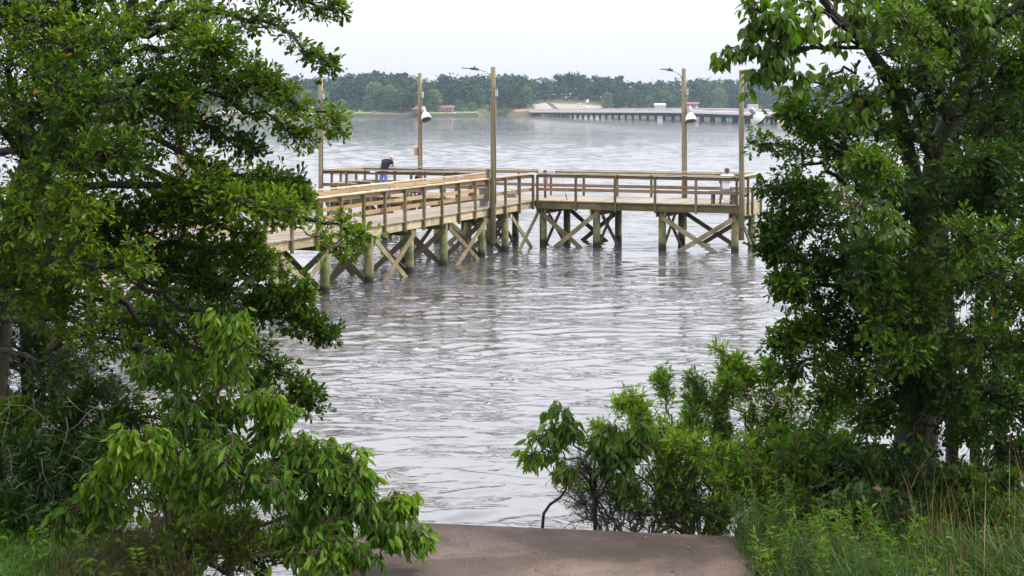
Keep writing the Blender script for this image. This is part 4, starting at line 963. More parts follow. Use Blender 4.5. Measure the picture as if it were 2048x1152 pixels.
def smooth_line(pts, n=24):
    P = np.array(pts, float); m = len(P)
    if m == 2: return P[0] + (P[1] - P[0]) * np.linspace(0, 1, n)[:, None]
    t = np.linspace(0, m - 1, n); out = []
    for x in t:
        i = min(int(x), m - 2); f = x - i; p0 = P[max(i - 1, 0)]; p1 = P[i]; p2 = P[i + 1]; p3 = P[min(i + 2, m - 1)]
        out.append(.5 * (2 * p1 + (p2 - p0) * f + (2 * p0 - 5 * p1 + 4 * p2 - p3) * f * f + (3 * p1 - p0 - 3 * p2 + p3) * f ** 3))
    return np.array(out)
def plume(lv, tb, rnd, pts, R0, R1, ntw, style, t0=.15, flat_=.75, hue=0.0):
    """foliage borne by one limb: side twigs with leaf clusters, the sleeve narrowing to the tip"""
    line = smooth_line(pts, 40); n = ntw
    t = t0 + (1 - t0) * rnd.uniform(0, 1, n) ** .8; x = t * 39; i = np.minimum(x.astype(int), 38); f = (x - i)[:, None]
    B = line[i] * (1 - f) + line[i + 1] * f; Tg = nrm(line[i + 1] - line[i])
    tn = (t - t0) / (1 - t0); rr = R1 + (R0 - R1) * (1 - tn) ** 1.35 * .95; L = rr * rnd.uniform(.45, 1.15, n)
    rd = rnd.normal(size=(n, 3)); rd[:, 2] = rd[:, 2] * flat_; rd = nrm(rd - Tg * (rd * Tg).sum(1, keepdims=True))
    D = nrm(rd + Tg * (style.get('fwd', .7) + 1.2 * tn[:, None] ** 2)); D[:, 2] += style.get('lift', 0); D = nrm(D)
    E = B + D * L[:, None]; mid = B + D * (L * .5)[:, None] + rnd.normal(size=(n, 3)) * .02
    g_ = style.get('gf', 13.0); gn = np.sin(E[:, 0] * g_ + 1.3 * np.sin(E[:, 2] * g_ * .7)) + np.sin(E[:, 2] * g_ * 1.3 + 1.1 * np.sin(E[:, 1] * g_ * .8 + 2)) + np.sin(E[:, 1] * g_ * .9 + E[:, 0] * 3 + 1)
    ok = gn + rnd.normal(size=n) * .5 > style.get('gap', -1.0); B, mid, E, D, Tg, L, tn = B[ok], mid[ok], E[ok], D[ok], Tg[ok], L[ok], tn[ok]; n = len(B)
    tb.add(B, mid, .0045, .003); tb.add(mid, E, .003, .0018)
    clump = np.clip(.5 + .28 * np.sin(B[:, 0] * 5 + B[:, 2] * 6 + B[:, 1] * 4) + rnd.normal(size=n) * .12 + hue, 0, 1)
    # nodes along each twig
    nn = style['nodes']; sp = style['spread']
    for k in range(nn):
        q = (k + 1) / nn; w_ = np.where(q < .5, q * 2, 1)  # position on the bent twig
        C = (B + (mid - B) * (q * 2) if q <= .5 else mid + (E - mid) * (q * 2 - 1)) + rnd.normal(size=(n, 3)) * style.get('jit', .012)
        if k < nn - 1:        # short spur to the side
            sdv = nrm(rnd.normal(size=(n, 3)) * (1, 1, .7) + D * .6); C2 = C + sdv * rnd.uniform(.02, style['spur'], n)[:, None]; tb.add(C, C2, .002, .0012); dd = sdv
        else: C2 = C; dd = D
        keep = rnd.rand(n) < style.get('keep', .93)
        C2 = C2[keep]; dd = dd[keep]; cv = clump[keep]; m = len(C2)
        for j in range(style['leaves']):
            kk = rnd.rand(m) < .9
            r_ = nrm(rnd.normal(size=(m, 3))); ld = nrm(dd * style['axis'] + r_ * sp + np.array((0, 0, style['droop'])) )
            up = nrm(np.array((0, 0, 1.0)) + rnd.normal(size=(m, 3)) * style.get('tilt', .55))
            Lg = style['L'] * rnd.uniform(.5, 1.2, m); lv.add((C2 + r_ * .004)[kk], ld[kk], up[kk], Lg[kk], (Lg * style['W'])[kk], np.clip(cv + rnd.normal(size=m) * .16, 0, 1)[kk])
OAK = dict(nodes=4, leaves=5, spread=.9, axis=.9, droop=.05, L=.054, W=.50, gap=-1.25, spur=.07, fwd=.7, lift=.05)
OAK_R = dict(nodes=4, leaves=5, spread=.9, axis=.8, droop=-.1, L=.060, W=.52, gap=-.75, spur=.09, fwd=.7, lift=.0)
HANG = dict(nodes=5, leaves=3, spread=.55, axis=.35, droop=-.8, L=.067, W=.42, gap=-2.0, spur=.05, fwd=.9, lift=.02, tilt=.9)
HANG_S = dict(gap=-1.8, nodes=5, leaves=3, spread=.6, axis=.35, droop=-.9, L=.07, W=.62, spur=.05, fwd=.9, lift=-.1, tilt=.9)
PRIVET = dict(gap=-1.7, nodes=7, leaves=3, spread=.75, axis=.9, droop=.1, L=.05, W=.40, spur=.04, fwd=1.2, lift=.5)
DARKSH = dict(nodes=5, leaves=5, spread=.8, axis=.6, droop=.1, L=.085, W=.36, spur=.05, fwd=1.0, lift=.3)
NEEDLE = dict(nodes=9, leaves=8, spread=.6, axis=1.0, droop=-.05, L=.045, W=.05, spur=.05, fwd=1.0, lift=.1, jit=.02)

def plant(name, label, cat, base, trunk, limbs, style, T, mat, bark, seed, extra=None, group=None):
    """trunk, limbs: list of (points, r0, r1 [, plume R0, R1, twigs, t0]); all in metres"""
    rnd = np.random.RandomState(seed); e = empty(name, tuple(base)); tag(e, label, cat, group)
    mb = MB(); lv = Leaves(); tb = Tubes()
    for pts, r0, r1 in trunk:
        ln_ = smooth_line(pts, 14); ln_ = ln_ + np.concatenate([[[0, 0, 0]], rnd.normal(size=(13, 3)) * r1 * .35]); mb.tube([p - base for p in ln_], list(np.linspace(r0, r1, 14) * (1 + rnd.uniform(-.06, .06, 14))), 10)
    for lb in limbs:
        pts, r0, r1, R0, R1, ntw = lb[:6]; t0 = lb[6] if len(lb) > 6 else .15; st = lb[7] if len(lb) > 7 else style
        ln_ = smooth_line(pts, 16); wob = rnd.normal(size=(16, 3)) * .018; wob[0] = 0; ln_ = ln_ + wob
        mb.tube([p - base for p in ln_], list(np.linspace(r0, r1, 16)), 6); plume(lv, tb, rnd, ln_, R0, R1, ntw, st, t0)
    if extra: extra(lv, tb, rnd)
    tr = mb.build('trunk', bark, e); tb.build('twigs', bark, e, base); c = lv.build('crown', T, mat, e, base)
    print(name, label[:30], 'leaves', lv.count()); return e
BARK_L = bark_mat('shaded oak bark', (.008, .006, .004), (.028, .022, .016)); BARK_S = bark_mat('shrub stems', (.05, .035, .022), (.13, .09, .06))  # oak bark colour darkened to stand in for the shade of the canopy
BARK_G = bark_mat('grey twigs', (.10, .085, .07), (.22, .19, .16))
LM_OAK = leaf_mat('oak leaves', [(.013, .034, .003), (.045, .092, .006), (.14, .215, .014)], .38, .5, spec=.18, dead=(.19, .11, .02))  # wide leaf ramps put bright highlights and black depths into the colour
LM_OAKR = leaf_mat('right oak leaves', [(.010, .028, .003), (.028, .066, .006), (.09, .16, .014)], .36, .5, spec=.16, dead=(.19, .11, .02))
LM_HANG = leaf_mat('drooping leaves', [(.025, .065, .005), (.06, .132, .008), (.14, .24, .018)], .4, .45, spec=.2, dead=(.19, .11, .02))
LM_VINE = leaf_mat('light hanging leaves', [(.045, .095, .010), (.075, .145, .014), (.13, .21, .022)], .42, .45, spec=.35, dead=(.19, .11, .02))
LM_LIME = leaf_mat('lime shrub leaves', [(.06, .13, .010), (.13, .24, .018), (.25, .38, .03)], .42, .45, spec=.35, dead=(.19, .11, .02))
LM_DARK = leaf_mat('dark shrub leaves', [(.012, .038, .008), (.024, .065, .011), (.05, .115, .02)], .3, .45, spec=.35, dead=(.19, .11, .02))
LM_CED = leaf_mat('cedar sprays', [(.02, .038, .012), (.035, .06, .016), (.06, .085, .03)], .2, .7, spec=.2)

def pp(*a): return [at(*q) for q in a]
# ------------------------------------------------------------------ left oak
TL = pp((-30, 1120, 10.2), (-15, 800, 10.1), (15, 520, 10.0), (60, 330, 9.8), (170, 165, 9.6), (250, 70, 9.5), (300, -160, 9.4))
def LL(a, r0=.03, r1=.006, R0=.45, R1=.12, n=60, t0=.15):
    if a[-1][0] > 470 and a[-1][1] > 100: R0 *= .70; n *= .66
    return (pp(*a), r0, r1, R0, R1, int(n * 2.2), t0)
limbsL = [
 LL(((250, 40, 9.5), (400, -60, 9.3), (560, -20, 9.1), (690, 22, 9.0)), n=44, R0=.26, R1=.05),
 LL(((240, 80, 9.5), (380, 20, 9.2), (520, 40, 8.9), (655, 132, 8.7)), n=58, R0=.25, R1=.04),
 LL(((250, 60, 9.5), (420, -30, 9.8), (600, -60, 9.9), (720, -70, 9.8)), n=30, R0=.3, R1=.1),
 LL(((210, 130, 9.5), (360, 90, 9.4), (470, 120, 9.3), (535, 160, 9.2)), n=50, R0=.26, R1=.06),
 LL(((150, 190, 9.6), (330, 150, 9.2), (500, 165, 8.9), (672, 238, 8.7)), n=100, R0=.34, R1=.06),
 LL(((330, 160, 9.2), (430, 190, 9.0), (530, 235, 8.9), (622, 276, 8.8)), .016, .004, n=42, R0=.2, R1=.05),
 LL(((110, 260, 9.7), (280, 220, 9.3), (400, 250, 9.0), (515, 305, 8.8)), n=80, R0=.33, R1=.08),
 LL(((80, 300, 9.8), (250, 260, 9.2), (420, 330, 8.8), (585, 362, 8.5)), n=105, R0=.34, R1=.07),
 LL(((60, 340, 9.8), (260, 330, 9.1), (450, 390, 8.6), (590, 405, 8.4)), n=105, R0=.33, R1=.09),
 LL(((50, 380, 9.8), (260, 370, 9.0), (480, 405, 8.4), (610, 438, 8.1), (722, 480, 8.0)), n=88, R0=.28, R1=.03),
 LL(((480, 410, 8.5), (590, 450, 8.2), (690, 500, 8.1)), .008, .003, n=16, R0=.12, R1=.05),
 LL(((160, 490, 9.4), (300, 490, 9.0), (420, 500, 8.7), (515, 525, 8.5)), n=90, R0=.26, R1=.08),
 LL(((20, 500, 10.0), (180, 480, 9.4), (330, 530, 8.9), (470, 590, 8.6), (605, 600, 8.4)), n=105, R0=.32, R1=.05),
 LL(((470, 520, 8.7), (540, 530, 8.5), (600, 575, 8.4)), .008, .003, n=12, R0=.1, R1=.04, t0=.3),
 LL(((300, 500, 9.0), (420, 560, 8.7), (540, 620, 8.5), (652, 678, 8.4)), .018, .004, n=80, R0=.28, R1=.05),
 LL(((240, 540, 9.0), (390, 630, 8.8), (520, 710, 8.7), (636, 805, 8.6)), .02, .004, n=95, R0=.26, R1=.05),
 LL(((240, 600, 9.3), (380, 700, 9.2), (500, 770, 9.1), (580, 830, 9.0)), .02, .004, n=60, R0=.24, R1=.06),
 LL(((50, 320, 9.8), (-20, 230, 9.2), (-120, 180, 8.8)), n=50, R0=.45, R1=.3),
 LL(((60, 330, 9.8), (60, 250, 9.0), (100, 200, 8.4), (180, 210, 8.0)), n=85, R0=.42, R1=.25),
 LL(((40, 420, 9.9), (60, 400, 9.0), (120, 330, 8.2), (220, 300, 7.8)), n=95, R0=.42, R1=.22),
 LL(((20, 480, 10.), (20, 480, 9.0), (60, 420, 8.2), (160, 400, 7.8)), n=80, R0=.42, R1=.25),
 LL(((10, 560, 10.), (40, 540, 9.0), (120, 520, 8.2), (230, 540, 7.9)), n=65, R0=.36, R1=.2),
 LL(((10, 560, 10.), (-20, 500, 9.2), (-60, 440, 8.6)), n=40, R0=.45, R1=.3),
 LL(((170, 165, 9.6), (120, 80, 9.0), (60, 30, 8.6), (-30, 10, 8.4)), n=75, R0=.42, R1=.3),
 LL(((250, 70, 9.5), (220, 0, 9.8), (120, -60, 9.8), (20, -80, 9.6)), n=55, R0=.45, R1=.3),
 LL(((250, 70, 9.5), (330, 60, 9.0), (430, 90, 8.6)), n=60, R0=.35, R1=.2),
 LL(((90, 270, 9.7), (220, 200, 9.0), (350, 190, 8.5)), n=65, R0=.36, R1=.2),
 LL(((280, -40, 9.4), (380, -120, 9.6), (520, -150, 9.8)), n=40, R0=.45, R1=.3),
 LL(((200, 520, 9.2), (330, 580, 9.2), (440, 660, 9.3), (520, 700, 9.3)), .02, .005, n=70, R0=.3, R1=.12),
 LL(((170, 165, 9.6), (160, 60, 9.3), (190, -30, 9.2)), n=50, R0=.36, R1=.25),
 LL(((60, 330, 9.8), (20, 180, 9.4), (40, 60, 9.2), (90, -20, 9.1)), n=80, R0=.42, R1=.3),
 LL(((120, 230, 9.7), (100, 130, 9.0), (150, 90, 8.6), (240, 80, 8.4)), n=60, R0=.34, R1=.2),
 LL(((60, 380, 9.9), (230, 420, 9.2), (400, 440, 8.8), (500, 470, 8.6)), n=70, R0=.26, R1=.08),
 LL(((40, 440, 9.9), (150, 450, 9.2), (280, 440, 8.8), (400, 400, 8.6)), n=90, R0=.34, R1=.15),
 LL(((0, 640, 10.), (120, 640, 9.6), (260, 700, 9.4), (400, 760, 9.4)), .02, .005, n=60, R0=.34, R1=.15),
 LL(((0, 700, 10.), (100, 720, 9.7), (220, 800, 9.6), (330, 850, 9.6)), .02, .005, n=50, R0=.36, R1=.2),
 LL(((0, 600, 10.), (60, 580, 9.3), (120, 600, 8.8)), .02, .006, n=40, R0=.36, R1=.2),
 LL(((10, 560, 10.), (100, 520, 9.6), (220, 520, 9.4)), .02, .006, n=60, R0=.4, R1=.2),
 LL(((100, 700, 9.8), (240, 640, 9.6), (380, 640, 9.5)), .02, .006, n=50, R0=.34, R1=.2),
 LL(((60, 600, 10.), (180, 600, 9.8), (300, 640, 9.8), (380, 720, 9.8)), .02, .005, n=70, R0=.36, R1=.2),
]
plant('oak_tree', 'large dark oak tree with layered small-leaved branches filling the left side', 'tree', at(-30, 1120, 10.2), [(TL, .12, .022),
      (pp((60, 330, 9.8), (130, 230, 9.5), (240, 90, 9.3), (300, 60, 9.1), (390, 60, 9.0)), .03, .012), (pp((0, 305, 9.9), (70, 285, 9.7), (150, 260, 9.4)), .03, .015)], limbsL, OAK, T_OAK, LM_OAK, BARK_L, 11)

# dark evergreen behind it, added to make the dense shadow at the lower left
limbs = []; rr = np.random.RandomState(3)
for k in range(26):
    y = 600 + k * 15; x1 = rr.uniform(-140, 260); limbs.append((pp((60, y + 30, 10.8), ((60 + x1) / 2, y - 10, 10.5), (x1, y + rr.uniform(0, 60), rr.uniform(9.8, 11.2))), .014, .004, .32, .16, 34, .1))
plant('shadow_fill_tree', 'dark brownish evergreen in the shade below the left oak', 'tree', at(60, 1130, 10.8), [(pp((60, 1130, 10.8), (55, 850, 10.8), (62, 560, 10.8)), .07, .03)], limbs, dict(NEEDLE, L=.05, W=.09), T_LANCE, LM_CED, BARK_L, 12)

# drooping broad-leaved shrub at the lower left
def DS(a, n, R0=.22, R1=.07, r0=.012, t0=.2): return (pp(*a), r0 * .8, .003, R0, R1, int(n * 1.6), t0)
limbs = [DS(((330, 1090, 8.4), (400, 900, 8.2), (440, 760, 8.1), (432, 632, 8.0)), 36, .2, .08), DS(((420, 820, 8.2), (350, 740, 8.0), (285, 735, 7.9)), 18, .15, .08), DS(((420, 820, 8.2), (460, 720, 8.0), (470, 650, 7.9)), 18, .14, .07),
 DS(((330, 1090, 8.4), (430, 960, 8.2), (520, 870, 8.1), (565, 830, 8.0)), 40), DS(((400, 1000, 8.3), (520, 930, 8.0), (610, 900, 7.9), (690, 915, 7.8)), 46), DS(((420, 1020, 8.2), (560, 960, 7.9), (660, 940, 7.8), (738, 955, 7.75)), 46),
 DS(((450, 1060, 8.1), (600, 1020, 7.9), (720, 1000, 7.85), (812, 1018, 7.85)), 44, .2, .06), DS(((450, 1080, 8.1), (600, 1060, 7.8), (720, 1040, 7.75), (838, 1078, 7.75)), 44, .18, .06), DS(((500, 1090, 8.0), (620, 1080, 7.7), (690, 1085, 7.6), (745, 1115, 7.55)), 32, .15, .05),
 DS(((500, 1110, 7.9), (600, 1110, 7.6), (680, 1120, 7.5)), 22, .14, .05), DS(((330, 1090, 8.4), (320, 960, 8.0), (260, 920, 7.8), (190, 960, 7.7)), 34), DS(((330, 1090, 8.4), (360, 960, 7.9), (330, 900, 7.7), (250, 880, 7.6)), 30),
 DS(((330, 1000, 8.2), (230, 1010, 7.8), (130, 1020, 7.7)), 22, .16, .08), DS(((380, 1000, 8.2), (420, 930, 7.8), (450, 920, 7.6)), 34, .22, .12), DS(((420, 1000, 8.2), (500, 960, 7.8), (560, 960, 7.6)), 32, .2, .12), DS(((430, 900, 8.2), (480, 820, 8.1), (530, 790, 8.0)), 24, .18, .08), DS(((400, 980, 8.2), (400, 860, 8.0), (370, 800, 7.9)), 26, .2, .1)]
plant('broad_leaved_shrub', 'bright green shrub with large drooping oval leaves hanging over the slab', 'shrub', at(330, 1100, 8.4), [(pp((330, 1100, 8.4), (345, 1040, 8.3), (380, 960, 8.2)), .02, .012), (pp((330, 1100, 8.4), (420, 1060, 8.2), (520, 1040, 8.0)), .016, .008)], limbs, HANG, T_OVAL, LM_HANG, BARK_S, 13)
# darker laurel-like shrub behind
limbs = [DS(((90, 1100, 8.8), (100, 980, 8.8), (60, 900, 8.8)), 24, .25, .12), DS(((150, 1100, 8.8), (190, 980, 8.8), (205, 890, 8.8)), 30, .25, .1), DS(((200, 1100, 8.8), (280, 990, 8.8), (270, 905, 8.8)), 30, .25, .1), DS(((40, 1100, 8.8), (10, 990, 8.8), (-40, 930, 8.8)), 26, .25, .15),
 DS(((230, 1100, 8.8), (330, 1040, 8.8), (400, 1010, 8.8)), 24, .22, .12), DS(((120, 1100, 8.7), (60, 1040, 8.5), (0, 1010, 8.4)), 26, .2, .12), DS(((200, 1100, 8.7), (200, 1060, 8.5), (180, 1030, 8.4)), 20, .2, .12)]
plant('laurel_shrub', 'dark glossy shrub with narrow upright leaf whorls at the lower left', 'shrub', at(150, 1110, 8.8), [(pp((150, 1120, 8.8), (150, 1040, 8.8), (170, 980, 8.8)), .016, .008)], limbs, DARKSH, T_LANCE, LM_DARK, BARK_S, 14)

# ------------------------------------------------------------------ right oak
TR = pp((1832, 1080, 9.6), (1836, 900, 9.6), (1845, 700, 9.6), (1850, 500, 9.6), (1880, 330, 9.7), (1925, 150, 9.8), (1950, -100, 9.9))
T2 = pp((1850, 520, 9.6), (1830, 380, 9.5), (1790, 200, 9.3), (1735, 95, 9.1), (1660, 20, 9.0), (1610, -80, 8.9))
def LR(a, n, R0=.36, R1=.08, r0=.022, r1=.005, t0=.12): return (pp(*a), r0, r1, R0, R1, int(n * 1.5), t0)
limbsR = [
 LR(((1850, 480, 9.6), (1740, 340, 9.1), (1650, 260, 8.8), (1590, 232, 8.7)), 60, .24, .06), LR(((1850, 500, 9.6), (1740, 400, 9.2), (1640, 330, 8.9), (1540, 285, 8.7)), 64, .22, .05),
 LR(((1850, 520, 9.6), (1740, 430, 9.1), (1640, 390, 8.8), (1548, 372, 8.7)), 70, .28, .06), LR(((1850, 560, 9.6), (1740, 480, 9.0), (1620, 450, 8.7), (1520, 452, 8.6)), 95, .28, .06),
 LR(((1850, 600, 9.6), (1740, 540, 9.0), (1650, 520, 8.7), (1535, 500, 8.6)), 90, .28, .06), LR(((1850, 640, 9.6), (1750, 590, 9.0), (1650, 570, 8.7), (1570, 575, 8.6)), 95, .3, .08),
 LR(((1850, 700, 9.6), (1750, 650, 9.0), (1650, 640, 8.8), (1560, 690, 8.7)), 100, .28, .06), LR(((1850, 720, 9.6), (1760, 700, 9.0), (1680, 700, 8.8), (1590, 735, 8.7)), 85, .26, .08),
 LR(((1850, 760, 9.6), (1770, 740, 9.1), (1700, 770, 8.9), (1640, 800, 8.8)), 70, .26, .1), LR(((1850, 640, 9.6), (1800, 560, 8.8), (1740, 520, 8.2)), 90, .34, .2),
 LR(((1850, 700, 9.6), (1800, 620, 8.7), (1760, 600, 8.2)), 85, .34, .2), LR(((1850, 760, 9.6), (1840, 700, 8.8), (1800, 720, 8.2)), 70, .32, .2),
 LR(((1860, 500, 9.6), (1900, 430, 9.0), (1960, 400, 8.6), (2040, 400, 8.4)), 85, .34, .2), LR(((1850, 600, 9.6), (1930, 560, 9.0), (2020, 560, 8.6), (2100, 580, 8.5)), 80, .34, .2),
 LR(((1850, 700, 9.6), (1930, 680, 9.0), (2020, 690, 8.6), (2100, 700, 8.5)), 80, .34, .2), LR(((1850, 780, 9.6), (1930, 780, 9.2), (2010, 800, 8.9), (2090, 810, 8.7)), 80, .32, .2),
 LR(((1880, 330, 9.7), (1960, 260, 9.2), (2040, 240, 8.9), (2120, 260, 8.7)), 80, .38, .25), LR(((1900, 250, 9.7), (1980, 150, 9.3), (2060, 110, 9.0)), 75, .38, .25),
 LR(((1925, 150, 9.8), (2000, 40, 9.4), (2090, 0, 9.2)), 70, .4, .28), LR(((1950, 20, 9.9), (2020, -60, 9.6)), 40, .4, .3), LR(((1900, 240, 9.7), (1860, 150, 9.0), (1840, 80, 8.6), (1800, 30, 8.4)), 60, .28, .16),
 LR(((1900, 250, 9.7), (1840, 180, 9.3), (1780, 120, 9.0), (1760, 60, 8.9)), 46, .26, .14), LR(((1880, 330, 9.7), (1820, 270, 9.4), (1750, 260, 9.2)), 40, .24, .14), LR(((1925, 150, 9.8), (1850, 80, 9.7), (1800, 0, 9.6)), 40, .3, .2),
 LR(((1925, 150, 9.8), (1900, 60, 9.4), (1870, 0, 9.2)), 44, .3, .2), LR(((1860, 440, 9.6), (1820, 380, 8.9), (1780, 340, 8.5), (1740, 330, 8.3)), 70, .26, .14), LR(((1880, 330, 9.7), (1930, 330, 8.9), (1980, 330, 8.4)), 70, .32, .2),
 LR(((1790, 200, 9.3), (1720, 200, 9.0), (1660, 210, 8.8)), 34, .18, .08), LR(((1840, 420, 9.5), (1760, 360, 9.6), (1700, 320, 9.7)), 40, .24, .1), LR(((1850, 560, 9.6), (1900, 500, 8.6), (1950, 480, 8.0)), 50, .3, .2),
 LR(((1850, 820, 9.6), (1900, 840, 9.0), (1960, 860, 8.7)), 40, .28, .16),
 LR(((1850, 780, 9.6), (1780, 800, 9.2), (1720, 840, 9.0)), 44, .26, .14), LR(((1850, 700, 9.6), (1900, 740, 9.0), (1900, 800, 8.7)), 40, .28, .16), LR(((1850, 760, 9.6), (1850, 790, 9.0), (1835, 860, 8.8)), 30, .22, .14), LR(((1850, 760, 9.6), (1810, 780, 9.1), (1770, 850, 9.0)), 30, .24, .14),
]
plant('oak_tree', 'dark oak tree with a thick trunk on the right bank, lobed leaves', 'tree', at(1832, 1080, 9.6), [(TR, .155, .05), (T2, .06, .02), (pp((1845, 700, 9.6), (1875, 520, 9.8), (1905, 380, 9.9), (1990, 200, 10)), .04, .02)], limbsR, OAK_R, T_LOBED, LM_OAKR, BARK_L, 21)
# the lighter leaved tree whose spray hangs at the upper right
LR2 = LR
def LR(a, n, *k, **q): return LR2(a, int(n * .62), *k, **q)
limbs = [LR(((1735, 95, 9.15), (1660, 92, 9.1), (1590, 88, 9.0), (1540, 60, 8.9), (1500, 45, 8.8)), 22, .12, .05, .012), LR(((1640, 95, 9.1), (1560, 110, 8.9), (1500, 100, 8.8), (1440, 98, 8.7)), 20, .11, .04, .010), LR(((1560, 70, 8.9), (1520, 20, 8.8), (1500, 5, 8.8)), 12, .12, .08, .010),
 LR(((1600, 95, 9.0), (1540, 140, 8.9), (1492, 165, 8.8)), 12, .12, .04, .008), LR(((1700, 50, 9.0), (1620, 10, 8.9), (1570, -10, 8.8)), 20, .2, .1, .012), LR(((1650, 20, 9.0), (1600, 50, 8.8), (1560, 40, 8.7)), 14, .16, .08, .010), LR(((1720, 120, 9.1), (1660, 150, 8.9), (1600, 175, 8.8), (1580, 200, 8.8)), 20, .16, .05, .010),
 LR(((1650, 0, 9.0), (1720, -20, 9.2), (1790, -10, 9.3)), 40, .22, .15, .012), LR(((1800, 120, 9.3), (1760, 60, 9.2), (1720, 30, 9.1)), 30, .2, .12, .012), LR(((1830, 200, 9.5), (1850, 100, 9.3), (1850, 20, 9.2)), 36, .24, .15, .012),
 LR(((1760, 130, 9.2), (1740, 200, 9.0), (1690, 230, 8.9), (1660, 250, 8.9)), 26, .14, .06, .008), LR(((1860, 60, 9.4), (1900, 20, 9.3), (1960, 20, 9.2)), 30, .24, .15, .012), LR(((1600, 30, 8.9), (1560, 80, 8.8), (1545, 130, 8.8)), 9, .12, .05, .008)]
plant('slender_tree', 'lighter green tree behind the right oak, its leafy spray hanging above the pier pole', 'tree', at(1905, 1080, 10.4), [(pp((1905, 1080, 10.4), (1900, 700, 10.3), (1880, 400, 10.0), (1835, 230, 9.6), (1738, 96, 9.2), (1640, 0, 9.0)), .045, .014), (pp((1735, 95, 9.15), (1660, 96, 9.1), (1600, 95, 9.0)), .014, .009)], limbs, HANG_S, T_OVAL, LM_VINE, BARK_L, 22)
# thin trunks further right
for k, (x0, x1, x2, Y, lb) in enumerate(((2010, 1985, 1960, 10.6, 'thin dark tree right of the right oak, behind it'), (1945, 1960, 1975, 10.9, 'thin leaning tree between the oak and the right edge'), (2075, 2060, 2040, 10.2, 'thin dark tree at the right edge of the picture'))):
    rr = np.random.RandomState(60 + k); lim = []
    for j in range(13):
        y = 20 + j * 72; xs = np.interp(y, [0, 500, 1100], [x2, x1, x0]); s_ = -1 if j % 2 else 1
        lim.append(LR(((xs, y + 50, Y), (xs + s_ * 50, y + 10, Y - .1), (xs + s_ * rr.uniform(60, 110), y + rr.uniform(-20, 50), Y - .2)), 34, .28, .14, .010))
    plant('young_oak_tree', lb, 'tree', at(x0, 1080, Y), [(pp((x0, 1080, Y), (x1, 500, Y), (x2, -60, Y)), .045, .02)], lim, dict(OAK_R, L=.07), T_OAK, LM_OAKR, BARK_L, 60 + k)

# vine climbing on the right oak
limbs = [LR(((1830, 620, 9.0), (1780, 480, 8.5), (1760, 420, 8.3), (1700, 400, 8.2)), 34, .2, .12, .006), LR(((1780, 600, 8.8), (1770, 520, 8.4), (1775, 460, 8.1)), 26, .16, .1, .006)]
plant('climbing_vine', 'brighter green vine leaves climbing over the middle of the right oak', 'vine', at(1830, 700, 9.2), [(pp((1830, 700, 9.2), (1830, 640, 9.1), (1825, 600, 9.0)), .008, .006)], limbs, dict(HANG_S, L=.05, W=.7), T_OVAL, LM_VINE, BARK_S, 31)

# ------------------------------------------------------------------ shrubs on the right bank
def PR(a, n, R0=.2, R1=.06, r0=.009, t0=.25): return (pp(*a), r0, .003, R0, R1, int(n * 1.7), t0)
limbs = [PR(((1400, 1120, 9.4), (1330, 940, 9.3), (1290, 860, 9.3), (1240, 812, 9.3)), 40), PR(((1400, 1120, 9.4), (1370, 930, 9.3), (1340, 840, 9.2), (1322, 768, 9.2)), 46), PR(((1400, 1120, 9.4), (1390, 930, 9.3), (1390, 850, 9.2), (1385, 775, 9.2)), 46),
 PR(((1400, 1120, 9.4), (1440, 940, 9.4), (1440, 850, 9.3), (1410, 800, 9.2)), 40), PR(((1400, 1120, 9.4), (1300, 980, 9.2), (1240, 900, 9.2), (1190, 870, 9.2)), 34), PR(((1400, 1120, 9.4), (1420, 1000, 9.1), (1400, 930, 9.0), (1380, 900, 8.9)), 44, .24, .14),
 PR(((1400, 1120, 9.4), (1480, 980, 9.2), (1500, 900, 9.1)), 44, .24, .14), PR(((1400, 1120, 9.4), (1350, 1000, 9.1), (1330, 930, 9.0)), 36, .22, .14), PR(((1400, 1120, 9.4), (1450, 1020, 9.0), (1440, 960, 8.9)), 36, .22, .14), PR(((1400, 1110, 9.3), (1300, 1030, 9.1), (1260, 990, 9.0)), 22, .18, .1), PR(((1340, 900, 9.3), (1290, 850, 9.2), (1270, 800, 9.2)), 22, .14, .06), PR(((1420, 880, 9.3), (1440, 820, 9.3), (1460, 780, 9.3)), 24, .14, .08)]
plant('privet_shrub', 'lime green fine-leaved shrub behind the right end of the slab', 'shrub', at(1400, 1130, 9.4), [(pp((1400, 1130, 9.4), (1380, 1040, 9.4), (1370, 960, 9.3)), .018, .010), (pp((1400, 1130, 9.4), (1430, 1020, 9.4), (1450, 940, 9.4)), .016, .009)], limbs, PRIVET, T_LANCE, LM_LIME, BARK_S, 41)
limbs = [PR(((1530, 1120, 9.7), (1500, 900, 9.7), (1470, 800, 9.6), (1440, 705, 9.6)), 46, .22, .06), PR(((1530, 1120, 9.7), (1520, 880, 9.7), (1490, 780, 9.6), (1480, 735, 9.6)), 44, .2, .06), PR(((1520, 900, 9.7), (1540, 800, 9.6), (1535, 735, 9.6)), 30, .16, .06), PR(((1530, 1000, 9.7), (1560, 880, 9.6), (1590, 800, 9.5)), 44, .24, .1), PR(((1530, 1050, 9.7), (1620, 900, 9.5), (1660, 830, 9.4)), 44, .24, .12),
 PR(((1530, 1050, 9.7), (1560, 940, 9.4), (1570, 880, 9.2)), 44, .26, .14), PR(((1530, 1050, 9.7), (1640, 960, 9.2), (1700, 900, 9.1)), 44, .26, .14), PR(((1530, 1100, 9.6), (1600, 1000, 9.1), (1620, 940, 8.9)), 44, .26, .14)]
def flowers(lv, tb, rnd):
    pass
